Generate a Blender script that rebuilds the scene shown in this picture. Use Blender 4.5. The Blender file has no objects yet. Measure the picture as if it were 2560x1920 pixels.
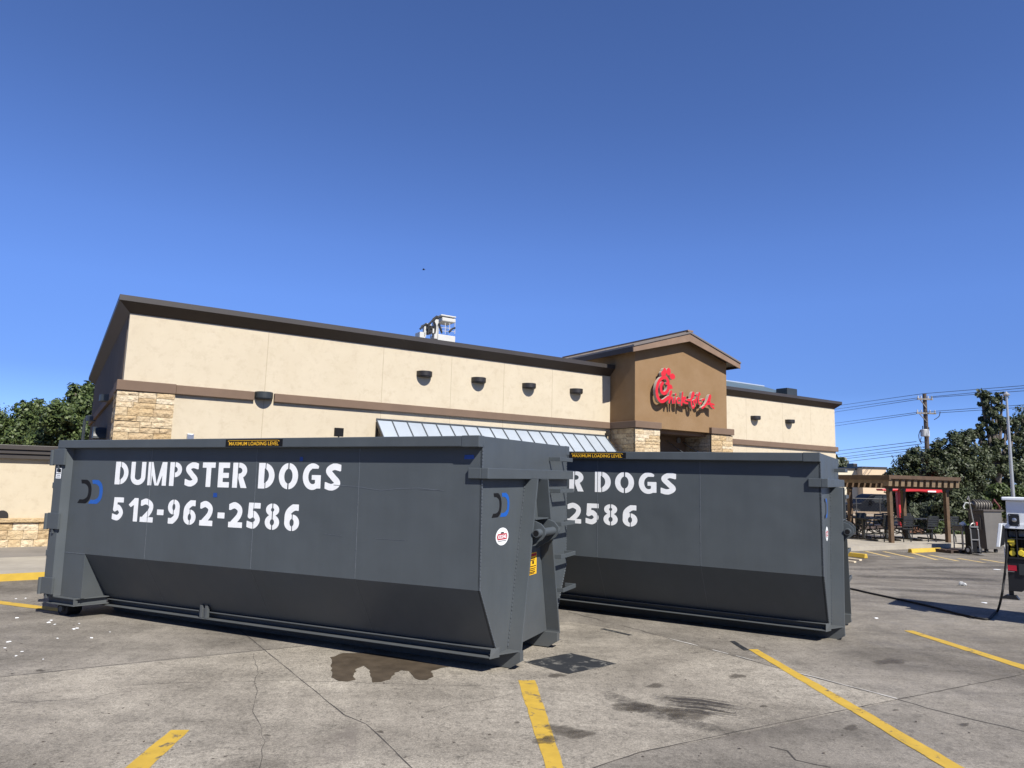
import bpy, bmesh, math, random
import numpy as np
from mathutils import Vector, Matrix, Euler

SC = bpy.context.scene
COL = SC.collection
R_ = random.Random(7)

# ------------------------------------------------------------------ camera
EYE = Vector((0, 0, 1.91)); PITCH = 0.1337; ROLL = 0.0279; FPX = 1758.7
cp, sp, cr, sr = math.cos(PITCH), math.sin(PITCH), math.cos(ROLL), math.sin(ROLL)
FWD = Vector((0, cp, sp)); UP0 = Vector((0, -sp, cp)); RT0 = Vector((1, 0, 0))
RT = cr*RT0 + sr*UP0; UP = -sr*RT0 + cr*UP0
cam_d = bpy.data.cameras.new('camera'); cam = bpy.data.objects.new('camera', cam_d); COL.objects.link(cam)
cam_d.sensor_width = 36; cam_d.lens = 36*FPX/2560; cam_d.clip_end = 3000; cam_d.clip_start = .05
cam.matrix_world = Matrix(((RT.x, UP.x, -FWD.x, EYE.x), (RT.y, UP.y, -FWD.y, EYE.y), (RT.z, UP.z, -FWD.z, EYE.z), (0, 0, 0, 1)))
SC.camera = cam

# ------------------------------------------------------------------ light
SUN_EL = math.radians(45); SUN_AZ = Vector((.5165, -.856)).normalized()
world = bpy.data.worlds.new('World'); SC.world = world; world.use_nodes = True
wn = world.node_tree
sky = wn.nodes.new('ShaderNodeTexSky'); sky.sky_type = 'NISHITA'; sky.sun_disc = False
sky.sun_elevation = SUN_EL; sky.sun_rotation = math.atan2(SUN_AZ.x, SUN_AZ.y)
sky.air_density = .6; sky.dust_density = 0.0; sky.ozone_density = 10.0; sky.altitude = 200
bg = wn.nodes['Background']; bg.inputs[1].default_value = .092
gm = wn.nodes.new('ShaderNodeGamma'); gm.inputs[1].default_value = .8          # softer roll-off towards the horizon
tn = wn.nodes.new('ShaderNodeMixRGB'); tn.blend_type = 'MULTIPLY'; tn.inputs[0].default_value = 1; tn.inputs[2].default_value = (1.12, 1.21, 1.58, 1)
wn.links.new(sky.outputs[0], gm.inputs[0]); wn.links.new(gm.outputs[0], tn.inputs[1]); # multiple scattering the single-scatter model lacks: a brighter belt at middle elevations
tcw = wn.nodes.new('ShaderNodeTexCoord'); spw = wn.nodes.new('ShaderNodeSeparateXYZ'); rpw = wn.nodes.new('ShaderNodeValToRGB'); ex = wn.nodes.new('ShaderNodeMixRGB')
while len(rpw.color_ramp.elements) < 7: rpw.color_ramp.elements.new(.5)
for e_, (p_, c_) in zip(rpw.color_ramp.elements, ((0, .72), (.06, .74), (.12, .64), (.235, .82), (.31, .84), (.47, .74), (.62, .70))): e_.position = p_; e_.color = (c_, c_, c_, 1)
ex.blend_type = 'MULTIPLY'; ex.inputs[0].default_value = 1
wn.links.new(tcw.outputs['Generated'], spw.inputs[0]); wn.links.new(spw.outputs[2], rpw.inputs[0])
sc7 = wn.nodes.new('ShaderNodeVectorMath'); sc7.operation = 'SCALE'; sc7.inputs['Scale'].default_value = 1/.7; wn.links.new(rpw.outputs[0], sc7.inputs[0])
wn.links.new(tn.outputs[0], ex.inputs[1]); wn.links.new(sc7.outputs[0], ex.inputs[2]); wn.links.new(ex.outputs[0], bg.inputs[0])
sd = bpy.data.lights.new('sun', 'SUN'); sd.energy = 5.0; sd.angle = math.radians(.5); sd.color = (1, .955, .88)
sun = bpy.data.objects.new('sun', sd); COL.objects.link(sun)
sv = Vector((SUN_AZ.x*math.cos(SUN_EL), SUN_AZ.y*math.cos(SUN_EL), math.sin(SUN_EL)))
sun.rotation_mode = 'QUATERNION'; sun.rotation_quaternion = sv.to_track_quat('Z', 'Y'); sun.location = sv*60
SC.view_settings.view_transform = 'Standard'; SC.view_settings.look = 'None'
SC.view_settings.exposure = .6; SC.view_settings.gamma = 1

# ------------------------------------------------------------------ geometry helpers
def zg(x, y):
    return .0065*max(-40, min(40, x)) + .002*max(-20, min(40, y)) - .117
def ray(px, py):
    return RT*((px-1280)/FPX) - UP*((py-960)/FPX) + FWD
def G(px, py, dz=0.0):
    r = ray(px, py); n = Vector((-.0065, -.002, 1)); c = -.117+dz
    return EYE + r*((c-n.dot(EYE))/n.dot(r))
def P(px, py, y):
    r = ray(px, py); return EYE + r*(y/r.y)
TB = .5693; B0 = Vector((-8.0105, 14.396, 0))
DA = Vector((math.cos(TB), math.sin(TB), 0)); DD = Vector((-math.sin(TB), math.cos(TB), 0))
def Bp(px, py, d=0.0):
    r = ray(px, py); t = (d-(EYE-B0).dot(DD))/r.dot(DD); q = EYE+r*t-B0
    return q.dot(DA), q.z
def BW(a, d, z):
    return B0+DA*a+DD*d+Vector((0, 0, z))

class MB:
    def __init__(s): s.v = []; s.f = []; s.m = []
    def add(s, vs, fs, mi=0):
        o = len(s.v); s.v += [tuple(v) for v in vs]; s.f += [tuple(i+o for i in f) for f in fs]; s.m += [mi]*len(fs)
    def box(s, x0, x1, y0, y1, z0, z1, mi=0):
        x0, x1 = min(x0, x1), max(x0, x1); y0, y1 = min(y0, y1), max(y0, y1); z0, z1 = min(z0, z1), max(z0, z1)
        s.add([(x0,y0,z0),(x1,y0,z0),(x1,y1,z0),(x0,y1,z0),(x0,y0,z1),(x1,y0,z1),(x1,y1,z1),(x0,y1,z1)],
              [(0,3,2,1),(4,5,6,7),(0,1,5,4),(1,2,6,5),(2,3,7,6),(3,0,4,7)], mi)
    def prism(s, poly, axis, a0, a1, mi=0):
        # polygon in the two remaining axes (in x,y,z order), extruded along axis
        def mk(p, a):
            q = list(p); q.insert(axis, a); return tuple(q)
        n = len(poly)
        vs = [mk(p, a0) for p in poly]+[mk(p, a1) for p in poly]
        fs = [tuple(range(n)), tuple(range(2*n-1, n-1, -1))]
        fs += [(i, n+i, n+(i+1) % n, (i+1) % n) for i in range(n)]
        s.add(vs, fs, mi)
    def bar(s, p, q, w, h=None, mi=0, up=(0, 0, 1)):
        p, q = Vector(p), Vector(q); h = h or w
        d = (q-p).normalized(); u = Vector(up)
        if abs(d.dot(u)) > .98: u = Vector((1, 0, 0))
        r = d.cross(u).normalized(); u = r.cross(d)
        vs = []
        for c in (p, q):
            for a, b in ((-1,-1),(1,-1),(1,1),(-1,1)): vs.append(c+r*a*w/2+u*b*h/2)
        s.add(vs, [(0,1,2,3),(7,6,5,4),(0,4,5,1),(1,5,6,2),(2,6,7,3),(3,7,4,0)], mi)
    def tube(s, pts, r, n=8, mi=0, cap=True):
        pts = [Vector(p) for p in pts]; rings = []
        rr = r if isinstance(r, (list, tuple)) else [r]*len(pts)
        nrm = None
        for i, p in enumerate(pts):
            d = (pts[min(i+1, len(pts)-1)]-pts[max(i-1, 0)]).normalized()
            if nrm is None:
                a = Vector((0, 0, 1)) if abs(d.z) < .9 else Vector((1, 0, 0)); nrm = d.cross(a).normalized()
            nrm = (nrm-d*nrm.dot(d)).normalized(); b = d.cross(nrm)
            rings.append([p+(nrm*math.cos(2*math.pi*k/n)+b*math.sin(2*math.pi*k/n))*rr[i] for k in range(n)])
        vs = [v for g in rings for v in g]; fs = []
        for i in range(len(pts)-1):
            for k in range(n):
                fs.append((i*n+k, i*n+(k+1) % n, (i+1)*n+(k+1) % n, (i+1)*n+k))
        if cap: fs += [tuple(range(n-1, -1, -1)), tuple(range((len(pts)-1)*n, len(pts)*n))]
        s.add(vs, fs, mi)
    def build(s, name, mats, parent=None, bevel=0, smooth=False, fix=True):
        me = bpy.data.meshes.new(name); me.from_pydata(s.v, [], s.f)
        mats = mats if isinstance(mats, (list, tuple)) else [mats]
        for m in mats: me.materials.append(m)
        if len(mats) > 1: me.polygons.foreach_set('material_index', s.m)
        if fix:
            bm = bmesh.new(); bm.from_mesh(me); bmesh.ops.recalc_face_normals(bm, faces=bm.faces); bm.to_mesh(me); bm.free()
        if smooth: me.polygons.foreach_set('use_smooth', [True]*len(me.polygons))
        me.update()
        o = bpy.data.objects.new(name, me); COL.objects.link(o)
        if parent: o.parent = parent
        if bevel:
            b = o.modifiers.new('bevel', 'BEVEL'); b.width = bevel; b.segments = 2; b.limit_method = 'ANGLE'; b.angle_limit = math.radians(40)
        return o

def tag(o, label=None, cat=None, group=None, kind=None):
    if label: o['label'] = label
    if cat: o['category'] = cat
    if group: o['group'] = group
    if kind: o['kind'] = kind
    return o
def empty(name, loc=(0, 0, 0), rot=(0, 0, 0), label=None, cat=None, group=None):
    o = bpy.data.objects.new(name, None); COL.objects.link(o); o.location = loc; o.rotation_euler = rot
    o.empty_display_size = .1
    return tag(o, label, cat, group)
def copy_tree(o, parent=None):
    c = o.copy(); COL.objects.link(c); c.parent = parent
    for ch in list(o.children): copy_tree(ch, c)
    return c
def frame(name, o, x, label, cat, group=None, tilt=(0, 0)):
    return empty(name, o, (tilt[0], tilt[1], math.atan2(x[1], x[0])), label, cat, group)

# ------------------------------------------------------------------ materials
def mat(name, col, rough=.6, metal=0, var=.12, vscale=3.0, bump=0, bscale=40, spec=.5, col2=None, emit=None, detail=6):
    if max(col) < .7: col = tuple(c*.9 for c in col); col2 = col2 and tuple(c*.9 for c in col2)
    m = bpy.data.materials.new(name); m.use_nodes = True; nt = m.node_tree; N = nt.nodes; L = nt.links
    b = N['Principled BSDF']; b.inputs['Roughness'].default_value = rough; b.inputs['Metallic'].default_value = metal
    b.inputs['Specular IOR Level'].default_value = spec
    tc = N.new('ShaderNodeTexCoord'); no = N.new('ShaderNodeTexNoise'); no.inputs['Scale'].default_value = vscale
    no.inputs['Detail'].default_value = detail; no.inputs['Roughness'].default_value = .65
    L.new(tc.outputs['Object'], no.inputs['Vector'])
    cr_ = N.new('ShaderNodeValToRGB'); c2 = col2 or tuple(c*(1-var) for c in col); c1 = tuple(min(1, c*(1+var)) for c in col) if not col2 else col
    cr_.color_ramp.elements[0].color = (*c2, 1); cr_.color_ramp.elements[1].color = (*c1, 1)
    cr_.color_ramp.elements[0].position = .32; cr_.color_ramp.elements[1].position = .68
    L.new(no.outputs['Fac'], cr_.inputs[0]); L.new(cr_.outputs[0], b.inputs['Base Color'])
    if bump:
        n2 = N.new('ShaderNodeTexNoise'); n2.inputs['Scale'].default_value = bscale; n2.inputs['Detail'].default_value = 5
        bp = N.new('ShaderNodeBump'); bp.inputs['Strength'].default_value = bump; bp.inputs['Distance'].default_value = .02
        L.new(tc.outputs['Object'], n2.inputs['Vector']); L.new(n2.outputs['Fac'], bp.inputs['Height']); L.new(bp.outputs[0], b.inputs['Normal'])
    return m

M = {}
M['white'] = mat('white_paint', (.78, .80, .81), .45, var=.05)
M['black'] = mat('black_paint', (.010, .010, .011), .6, var=.2, spec=.15)
M['blue'] = mat('blue_vinyl', (.012, .10, .42), .4, var=.08)
M['tape'] = mat('blue_tape', (.008, .06, .30), .6, var=.15, vscale=30)
M['yellow'] = mat('yellow_vinyl', (.80, .45, .02), .45, var=.08)
M['red'] = mat('red_vinyl', (.45, .01, .03), .45, var=.1)
M['rubber'] = mat('rubber', (.015, .015, .016), .8, var=.2)
M['steel'] = mat('bright_steel', (.55, .56, .58), .35, .9, var=.1)

def container_paint():
    m = mat('grey_container_paint', (.076, .088, .097), .42, var=.07, vscale=1.1, spec=.22)
    nt = m.node_tree; N = nt.nodes; L = nt.links; b = N['Principled BSDF']
    tc = [n for n in N if n.type == 'TEX_COORD'][0]
    mpv = N.new('ShaderNodeMapping'); mpv.inputs['Scale'].default_value = (7, 7, .35); L.new(tc.outputs['Object'], mpv.inputs[0])
    sn = N.new('ShaderNodeTexNoise'); sn.inputs['Scale'].default_value = 1; sn.inputs['Detail'].default_value = 8; sn.inputs['Roughness'].default_value = .7; L.new(mpv.outputs[0], sn.inputs['Vector'])
    sr_ = N.new('ShaderNodeValToRGB'); sr_.color_ramp.elements[0].position = .3; sr_.color_ramp.elements[0].color = (.86, .86, .86, 1); sr_.color_ramp.elements[1].position = .7; sr_.color_ramp.elements[1].color = (1.08, 1.08, 1.07, 1); L.new(sn.outputs['Fac'], sr_.inputs[0])
    dn = N.new('ShaderNodeTexNoise'); dn.inputs['Scale'].default_value = 4.5; dn.inputs['Detail'].default_value = 9; dn.inputs['Roughness'].default_value = .75; L.new(tc.outputs['Object'], dn.inputs['Vector'])
    sz = N.new('ShaderNodeSeparateXYZ'); L.new(tc.outputs['Object'], sz.inputs[0])
    dz_ = N.new('ShaderNodeMapRange'); dz_.inputs[1].default_value = .75; dz_.inputs[2].default_value = .05; dz_.inputs[3].default_value = 0; dz_.inputs[4].default_value = .45; L.new(sz.outputs[2], dz_.inputs[0])
    df = N.new('ShaderNodeMath'); df.operation = 'MULTIPLY'; L.new(dn.outputs['Fac'], df.inputs[0]); L.new(dz_.outputs[0], df.inputs[1])
    cur = b.inputs['Base Color'].links[0].from_socket
    xm = N.new('ShaderNodeMixRGB'); xm.blend_type = 'MULTIPLY'; xm.inputs[0].default_value = .35; L.new(cur, xm.inputs[1]); L.new(sr_.outputs[0], xm.inputs[2])
    xd = N.new('ShaderNodeMixRGB'); L.new(df.outputs[0], xd.inputs[0]); L.new(xm.outputs[0], xd.inputs[1]); xd.inputs[2].default_value = (.12, .108, .09, 1); L.new(xd.outputs[0], b.inputs['Base Color'])
    nr = N.new('ShaderNodeTexNoise'); nr.inputs['Scale'].default_value = 2.2; nr.inputs['Detail'].default_value = 8
    mr = N.new('ShaderNodeMapRange'); mr.inputs[1].default_value = .3; mr.inputs[2].default_value = .7; mr.inputs[3].default_value = .34; mr.inputs[4].default_value = .52
    L.new(tc.outputs['Object'], nr.inputs['Vector']); L.new(nr.outputs['Fac'], mr.inputs[0]); L.new(mr.outputs[0], b.inputs['Roughness'])
    n2 = N.new('ShaderNodeTexNoise'); n2.inputs['Scale'].default_value = 1.1; n2.inputs['Detail'].default_value = 2
    bp = N.new('ShaderNodeBump'); bp.inputs['Strength'].default_value = .8; bp.inputs['Distance'].default_value = .03
    n3 = N.new('ShaderNodeTexNoise'); n3.inputs['Scale'].default_value = 160; n3.inputs['Detail'].default_value = 2
    bp2 = N.new('ShaderNodeBump'); bp2.inputs['Strength'].default_value = .06; bp2.inputs['Distance'].default_value = .004
    L.new(tc.outputs['Object'], n2.inputs['Vector']); L.new(n2.outputs['Fac'], bp.inputs['Height'])
    L.new(tc.outputs['Object'], n3.inputs['Vector']); L.new(n3.outputs['Fac'], bp2.inputs['Height'])
    L.new(bp.outputs[0], bp2.inputs['Normal']); L.new(bp2.outputs[0], b.inputs['Normal'])
    return m
M['paint'] = container_paint()
M['weld'] = mat('weld_seam_paint', (.105, .12, .136), .4, var=.2, vscale=25)
M['scratch'] = mat('scratched_paint', (.10, .115, .132), .5, var=.2, vscale=25)

def ground_mat(name='worn_concrete', dark=(.128,.114,.095), light=(.250,.226,.190), grain=1.0):
    m = bpy.data.materials.new(name); m.use_nodes = True; nt = m.node_tree; N = nt.nodes; L = nt.links
    b = N['Principled BSDF']; b.inputs['Specular IOR Level'].default_value = .25
    tc = N.new('ShaderNodeTexCoord')
    def noise(sc, det=6, rough=.6, vec=None, dist=0):
        n = N.new('ShaderNodeTexNoise'); n.inputs['Scale'].default_value = sc; n.inputs['Detail'].default_value = det
        n.inputs['Roughness'].default_value = rough; n.inputs['Distortion'].default_value = dist
        L.new(vec or tc.outputs['Object'], n.inputs['Vector']); return n
    def ramp(src, stops):
        r = N.new('ShaderNodeValToRGB'); e = r.color_ramp.elements
        while len(e) < len(stops): e.new(.5)
        for i, (p, c) in enumerate(stops):
            e[i].position = p; e[i].color = (c, c, c, 1) if isinstance(c, (int, float)) else (*c, 1)
        L.new(src, r.inputs[0]); return r
    def mix(kind, fac, a, b_):
        x = N.new('ShaderNodeMixRGB'); x.blend_type = kind
        if isinstance(fac, (int, float)): x.inputs[0].default_value = fac
        else: L.new(fac, x.inputs[0])
        for i, s in ((1, a), (2, b_)):
            if isinstance(s, tuple): x.inputs[i].default_value = (*s, 1)
            else: L.new(s, x.inputs[i])
        return x
    def mapping(sx, sy, rot):
        mp = N.new('ShaderNodeMapping'); mp.inputs['Scale'].default_value = (sx, sy, 1); mp.inputs['Rotation'].default_value = (0, 0, rot)
        L.new(tc.outputs['Object'], mp.inputs['Vector']); return mp.outputs[0]
    big = ramp(noise(.42, 7, .66, dist=.7).outputs['Fac'], [(.33, dark), (.62, light)])
    med = ramp(noise(1.6, 7, .7, dist=.4).outputs['Fac'], [(.28, .68), (.52, 1.0), (.8, 1.12)])
    c = mix('MULTIPLY', .9, big.outputs[0], med.outputs[0])
    streak = ramp(noise(1.0, 6, .65, vec=mapping(.35, 3.5, .55)).outputs['Fac'], [(.3, .74), (.52, 1.0), (.8, 1.1)])
    c = mix('MULTIPLY', .75, c.outputs[0], streak.outputs[0])
    streak2 = ramp(noise(1.0, 6, .7, vec=mapping(4.5, .4, -.15)).outputs['Fac'], [(.28, .78), (.5, 1.0), (.8, 1.06)])
    c = mix('MULTIPLY', .6, c.outputs[0], streak2.outputs[0])
    fine = ramp(noise(55, 4, .8).outputs['Fac'], [(.28, 1-.6*grain), (.5, 1.0), (.72, 1+.5*grain)])
    c = mix('MULTIPLY', .75, c.outputs[0], fine.outputs[0])
    pit = ramp(noise(17, 6, .78, dist=.3).outputs['Fac'], [(.32, .42), (.47, 1.0), (.72, 1.22)])
    c = mix('MULTIPLY', .7*grain, c.outputs[0], pit.outputs[0])
    grit = ramp(noise(210, 2, .7).outputs['Fac'], [(.33, 1-.55*grain), (.5, 1.0), (.67, 1+.55*grain)])
    c = mix('MULTIPLY', .55, c.outputs[0], grit.outputs[0])
    # oil drips and gum spots
    vo = N.new('ShaderNodeTexVoronoi'); vo.inputs['Scale'].default_value = 1.7; vo.inputs['Randomness'].default_value = 1
    wob = noise(9, 3, .6)
    va = N.new('ShaderNodeVectorMath'); va.operation = 'MULTIPLY_ADD'; L.new(wob.outputs['Color'], va.inputs[0]); va.inputs[1].default_value = (.16, .16, 0); L.new(tc.outputs['Object'], va.inputs[2])
    L.new(va.outputs[0], vo.inputs['Vector'])
    sizes = ramp(vo.outputs['Color'], [(.42, 0.0), (1.0, .075)])
    lt = N.new('ShaderNodeMath'); lt.operation = 'LESS_THAN'; L.new(vo.outputs['Distance'], lt.inputs[0]); L.new(sizes.outputs[0], lt.inputs[1])
    fsp = N.new('ShaderNodeMath'); fsp.operation = 'MULTIPLY'; fsp.inputs[1].default_value = .55; L.new(lt.outputs[0], fsp.inputs[0])
    c = mix('MIX', fsp.outputs[0], c.outputs[0], (.07, .062, .055))
    # big greasy stains
    st = ramp(noise(.55, 7, .72, dist=1.2).outputs['Fac'], [(.60, 0.0), (.70, .55)])
    c = mix('MIX', st.outputs[0], c.outputs[0], (.125, .108, .093))
    # tyre-darkened lane further off
    sx = N.new('ShaderNodeSeparateXYZ'); L.new(tc.outputs['Object'], sx.inputs[0])
    far = N.new('ShaderNodeMapRange'); far.inputs[1].default_value = 9; far.inputs[2].default_value = 15; far.inputs[4].default_value = .55; L.new(sx.outputs[1], far.inputs[0])
    tyre = ramp(noise(1.0, 7, .7, vec=mapping(.12, 2.6, .42)).outputs['Fac'], [(.35, .45), (.6, 1.0)])
    c = mix('MULTIPLY', far.outputs[0], c.outputs[0], tyre.outputs[0])
    L.new(c.outputs[0], b.inputs['Base Color'])
    rr = ramp(noise(2.5, 6).outputs['Fac'], [(.3, .62), (.7, .92)]); L.new(rr.outputs[0], b.inputs['Roughness'])
    bp = N.new('ShaderNodeBump'); bp.inputs['Strength'].default_value = .35; bp.inputs['Distance'].default_value = .01
    L.new(noise(90, 6, .75).outputs['Fac'], bp.inputs['Height']); L.new(bp.outputs[0], b.inputs['Normal'])
    return m
M['ground'] = ground_mat()
M['panel'] = ground_mat('pebbly_concrete', (.182, .162, .132), (.325, .293, .241), 1.2)
M['joint'] = mat('joint_filler', (.060, .053, .047), .9, var=.35, vscale=14)
M['crackmat'] = mat('dark_crack', (.07, .062, .054), .95, var=.4, vscale=14)  # dark line colour for the pavement cracks
M['sealant'] = mat('pale_sealant', (.52, .50, .46), .8, var=.25, vscale=9)

def worn(name, col, under, thr, vs, rough=.75):
    m = mat(name, col, rough, var=.10, vscale=6)
    nt = m.node_tree; N = nt.nodes; L = nt.links; b = N['Principled BSDF']; tc = [n for n in N if n.type == 'TEX_COORD'][0]
    cur = b.inputs['Base Color'].links[0].from_socket
    mp = N.new('ShaderNodeMapping'); mp.inputs['Scale'].default_value = (1, 1, 1); L.new(tc.outputs['Object'], mp.inputs[0])
    n = N.new('ShaderNodeTexNoise'); n.inputs['Scale'].default_value = vs; n.inputs['Detail'].default_value = 9; n.inputs['Roughness'].default_value = .72; n.inputs['Distortion'].default_value = .8
    L.new(mp.outputs[0], n.inputs['Vector'])
    r = N.new('ShaderNodeValToRGB'); r.color_ramp.elements[0].position = thr; r.color_ramp.elements[1].position = thr+.07; L.new(n.outputs['Fac'], r.inputs[0])
    x = N.new('ShaderNodeMixRGB'); L.new(r.outputs[0], x.inputs[0]); L.new(cur, x.inputs[1]); x.inputs[2].default_value = (*under, 1)
    L.new(x.outputs[0], b.inputs['Base Color']); return m
M['stripe'] = worn('yellow_road_paint', (.50, .325, .040), (.13, .105, .065), .565, 7)
M['stripe_far'] = worn('faded_yellow_paint', (.55, .40, .16), (.26, .235, .20), .55, 5)
M['kerbpaint'] = worn('yellow_kerb_paint', (.52, .345, .04), (.35, .30, .22), .64, 4)
M['blackout'] = worn('blackout_paint', (.026, .028, .031), (.15, .145, .13), .53, 5, .5)
M['wet'] = mat('damp_concrete', (.085, .066, .046), .42, var=.25, vscale=7, bump=.2, bscale=60, spec=.5)
M['slab'] = mat('pale_concrete', (.36, .325, .265), .85, var=.16, vscale=1.3, bump=.3, bscale=60)
M['slab2'] = mat('grey_concrete', (.215, .195, .17), .85, var=.2, vscale=.9, bump=.3, bscale=60)
M['soil'] = mat('dry_soil', (.30, .215, .13), .95, var=.3, vscale=1.2, bump=.4, bscale=20)

# ------------------------------------------------------------------ raster glyphs (implicit shapes -> clean polygons)
def f_rect(X, Y, x0, x1, y0, y1): return np.maximum(np.maximum(x0-X, X-x1), np.maximum(y0-Y, Y-y1))
def f_ell(X, Y, cx, cy, rx, ry): return (np.sqrt(((X-cx)/rx)**2+((Y-cy)/ry)**2)-1)*min(rx, ry)
def f_line(X, Y, pts, w):
    best = np.full(X.shape, 1e9)
    for (x0, y0), (x1, y1) in zip(pts[:-1], pts[1:]):
        dx, dy = x1-x0, y1-y0; l2 = dx*dx+dy*dy+1e-12
        t = np.clip(((X-x0)*dx+(Y-y0)*dy)/l2, 0, 1)
        best = np.minimum(best, np.hypot(X-x0-t*dx, Y-y0-t*dy))
    return best-w/2
def f_poly(X, Y, pts):
    d = np.full(X.shape, -1e9); n = len(pts)
    for i in range(n):
        (x0, y0), (x1, y1) = pts[i], pts[(i+1) % n]; l = math.hypot(x1-x0, y1-y0)
        d = np.maximum(d, ((X-x0)*(y1-y0)-(Y-y0)*(x1-x0))/l)
    return d          # convex, counter-clockwise
U_ = lambda *a: np.minimum.reduce(a)
I_ = lambda *a: np.maximum.reduce(a)
def smooth_path(pts, k=6):
    out = []; n = len(pts)
    for i in range(n-1):
        p0, p1, p2, p3 = pts[max(i-1, 0)], pts[i], pts[i+1], pts[min(i+2, n-1)]
        for j in range(k):
            t = j/k
            out.append(tuple(.5*(2*p1[c]+(p2[c]-p0[c])*t+(2*p0[c]-5*p1[c]+4*p2[c]-p3[c])*t*t+(3*p1[c]-p0[c]-3*p2[c]+p3[c])*t**3) for c in (0, 1)))
    return out+[pts[-1]]
def raster(fn, x0, x1, y0, y1, res):
    """-> verts2d, faces, wall segments of the region fn<0"""
    nx, ny = int((x1-x0)/res)+1, int((y1-y0)/res)+1
    xs = x0+np.arange(nx+1)*res; ys = y0+np.arange(ny+1)*res
    X, Y = np.meshgrid(xs, ys); F = fn(X, Y); F = np.where(np.abs(F) < 1e-7, 1e-7, F)
    ins = F < 0; V = []; FC = []; SEG = []
    s = ins[:-1, :-1].astype(int)+ins[1:, :-1]+ins[:-1, 1:]+ins[1:, 1:]
    for j in range(ny):
        i = 0
        while i < nx:
            k = s[j, i]
            if k == 4:
                i2 = i
                while i2+1 < nx and s[j, i2+1] == 4: i2 += 1
                o = len(V); V += [(xs[i], ys[j]), (xs[i2+1], ys[j]), (xs[i2+1], ys[j+1]), (xs[i], ys[j+1])]; FC.append((o, o+1, o+2, o+3)); i = i2+1; continue
            if k > 0:
                c = [(i, j), (i+1, j), (i+1, j+1), (i, j+1)]; poly = []; kinds = []
                for a in range(4):
                    (ia, ja), (ib, jb) = c[a], c[(a+1) % 4]; fa, fb = F[ja, ia], F[jb, ib]
                    if fa < 0: poly.append((xs[ia], ys[ja])); kinds.append(0)
                    if (fa < 0) != (fb < 0):
                        t = fa/(fa-fb); poly.append((xs[ia]+(xs[ib]-xs[ia])*t, ys[ja]+(ys[jb]-ys[ja])*t)); kinds.append(1 if fa < 0 else 2)
                if len(poly) >= 3:
                    o = len(V); V += poly; FC.append(tuple(range(o, o+len(poly))))
                    n = len(poly)
                    for a in range(n):
                        if kinds[a] == 1 and kinds[(a+1) % n] == 2: SEG.append((poly[a], poly[(a+1) % n]))
            i += 1
    return V, FC, SEG

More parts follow.
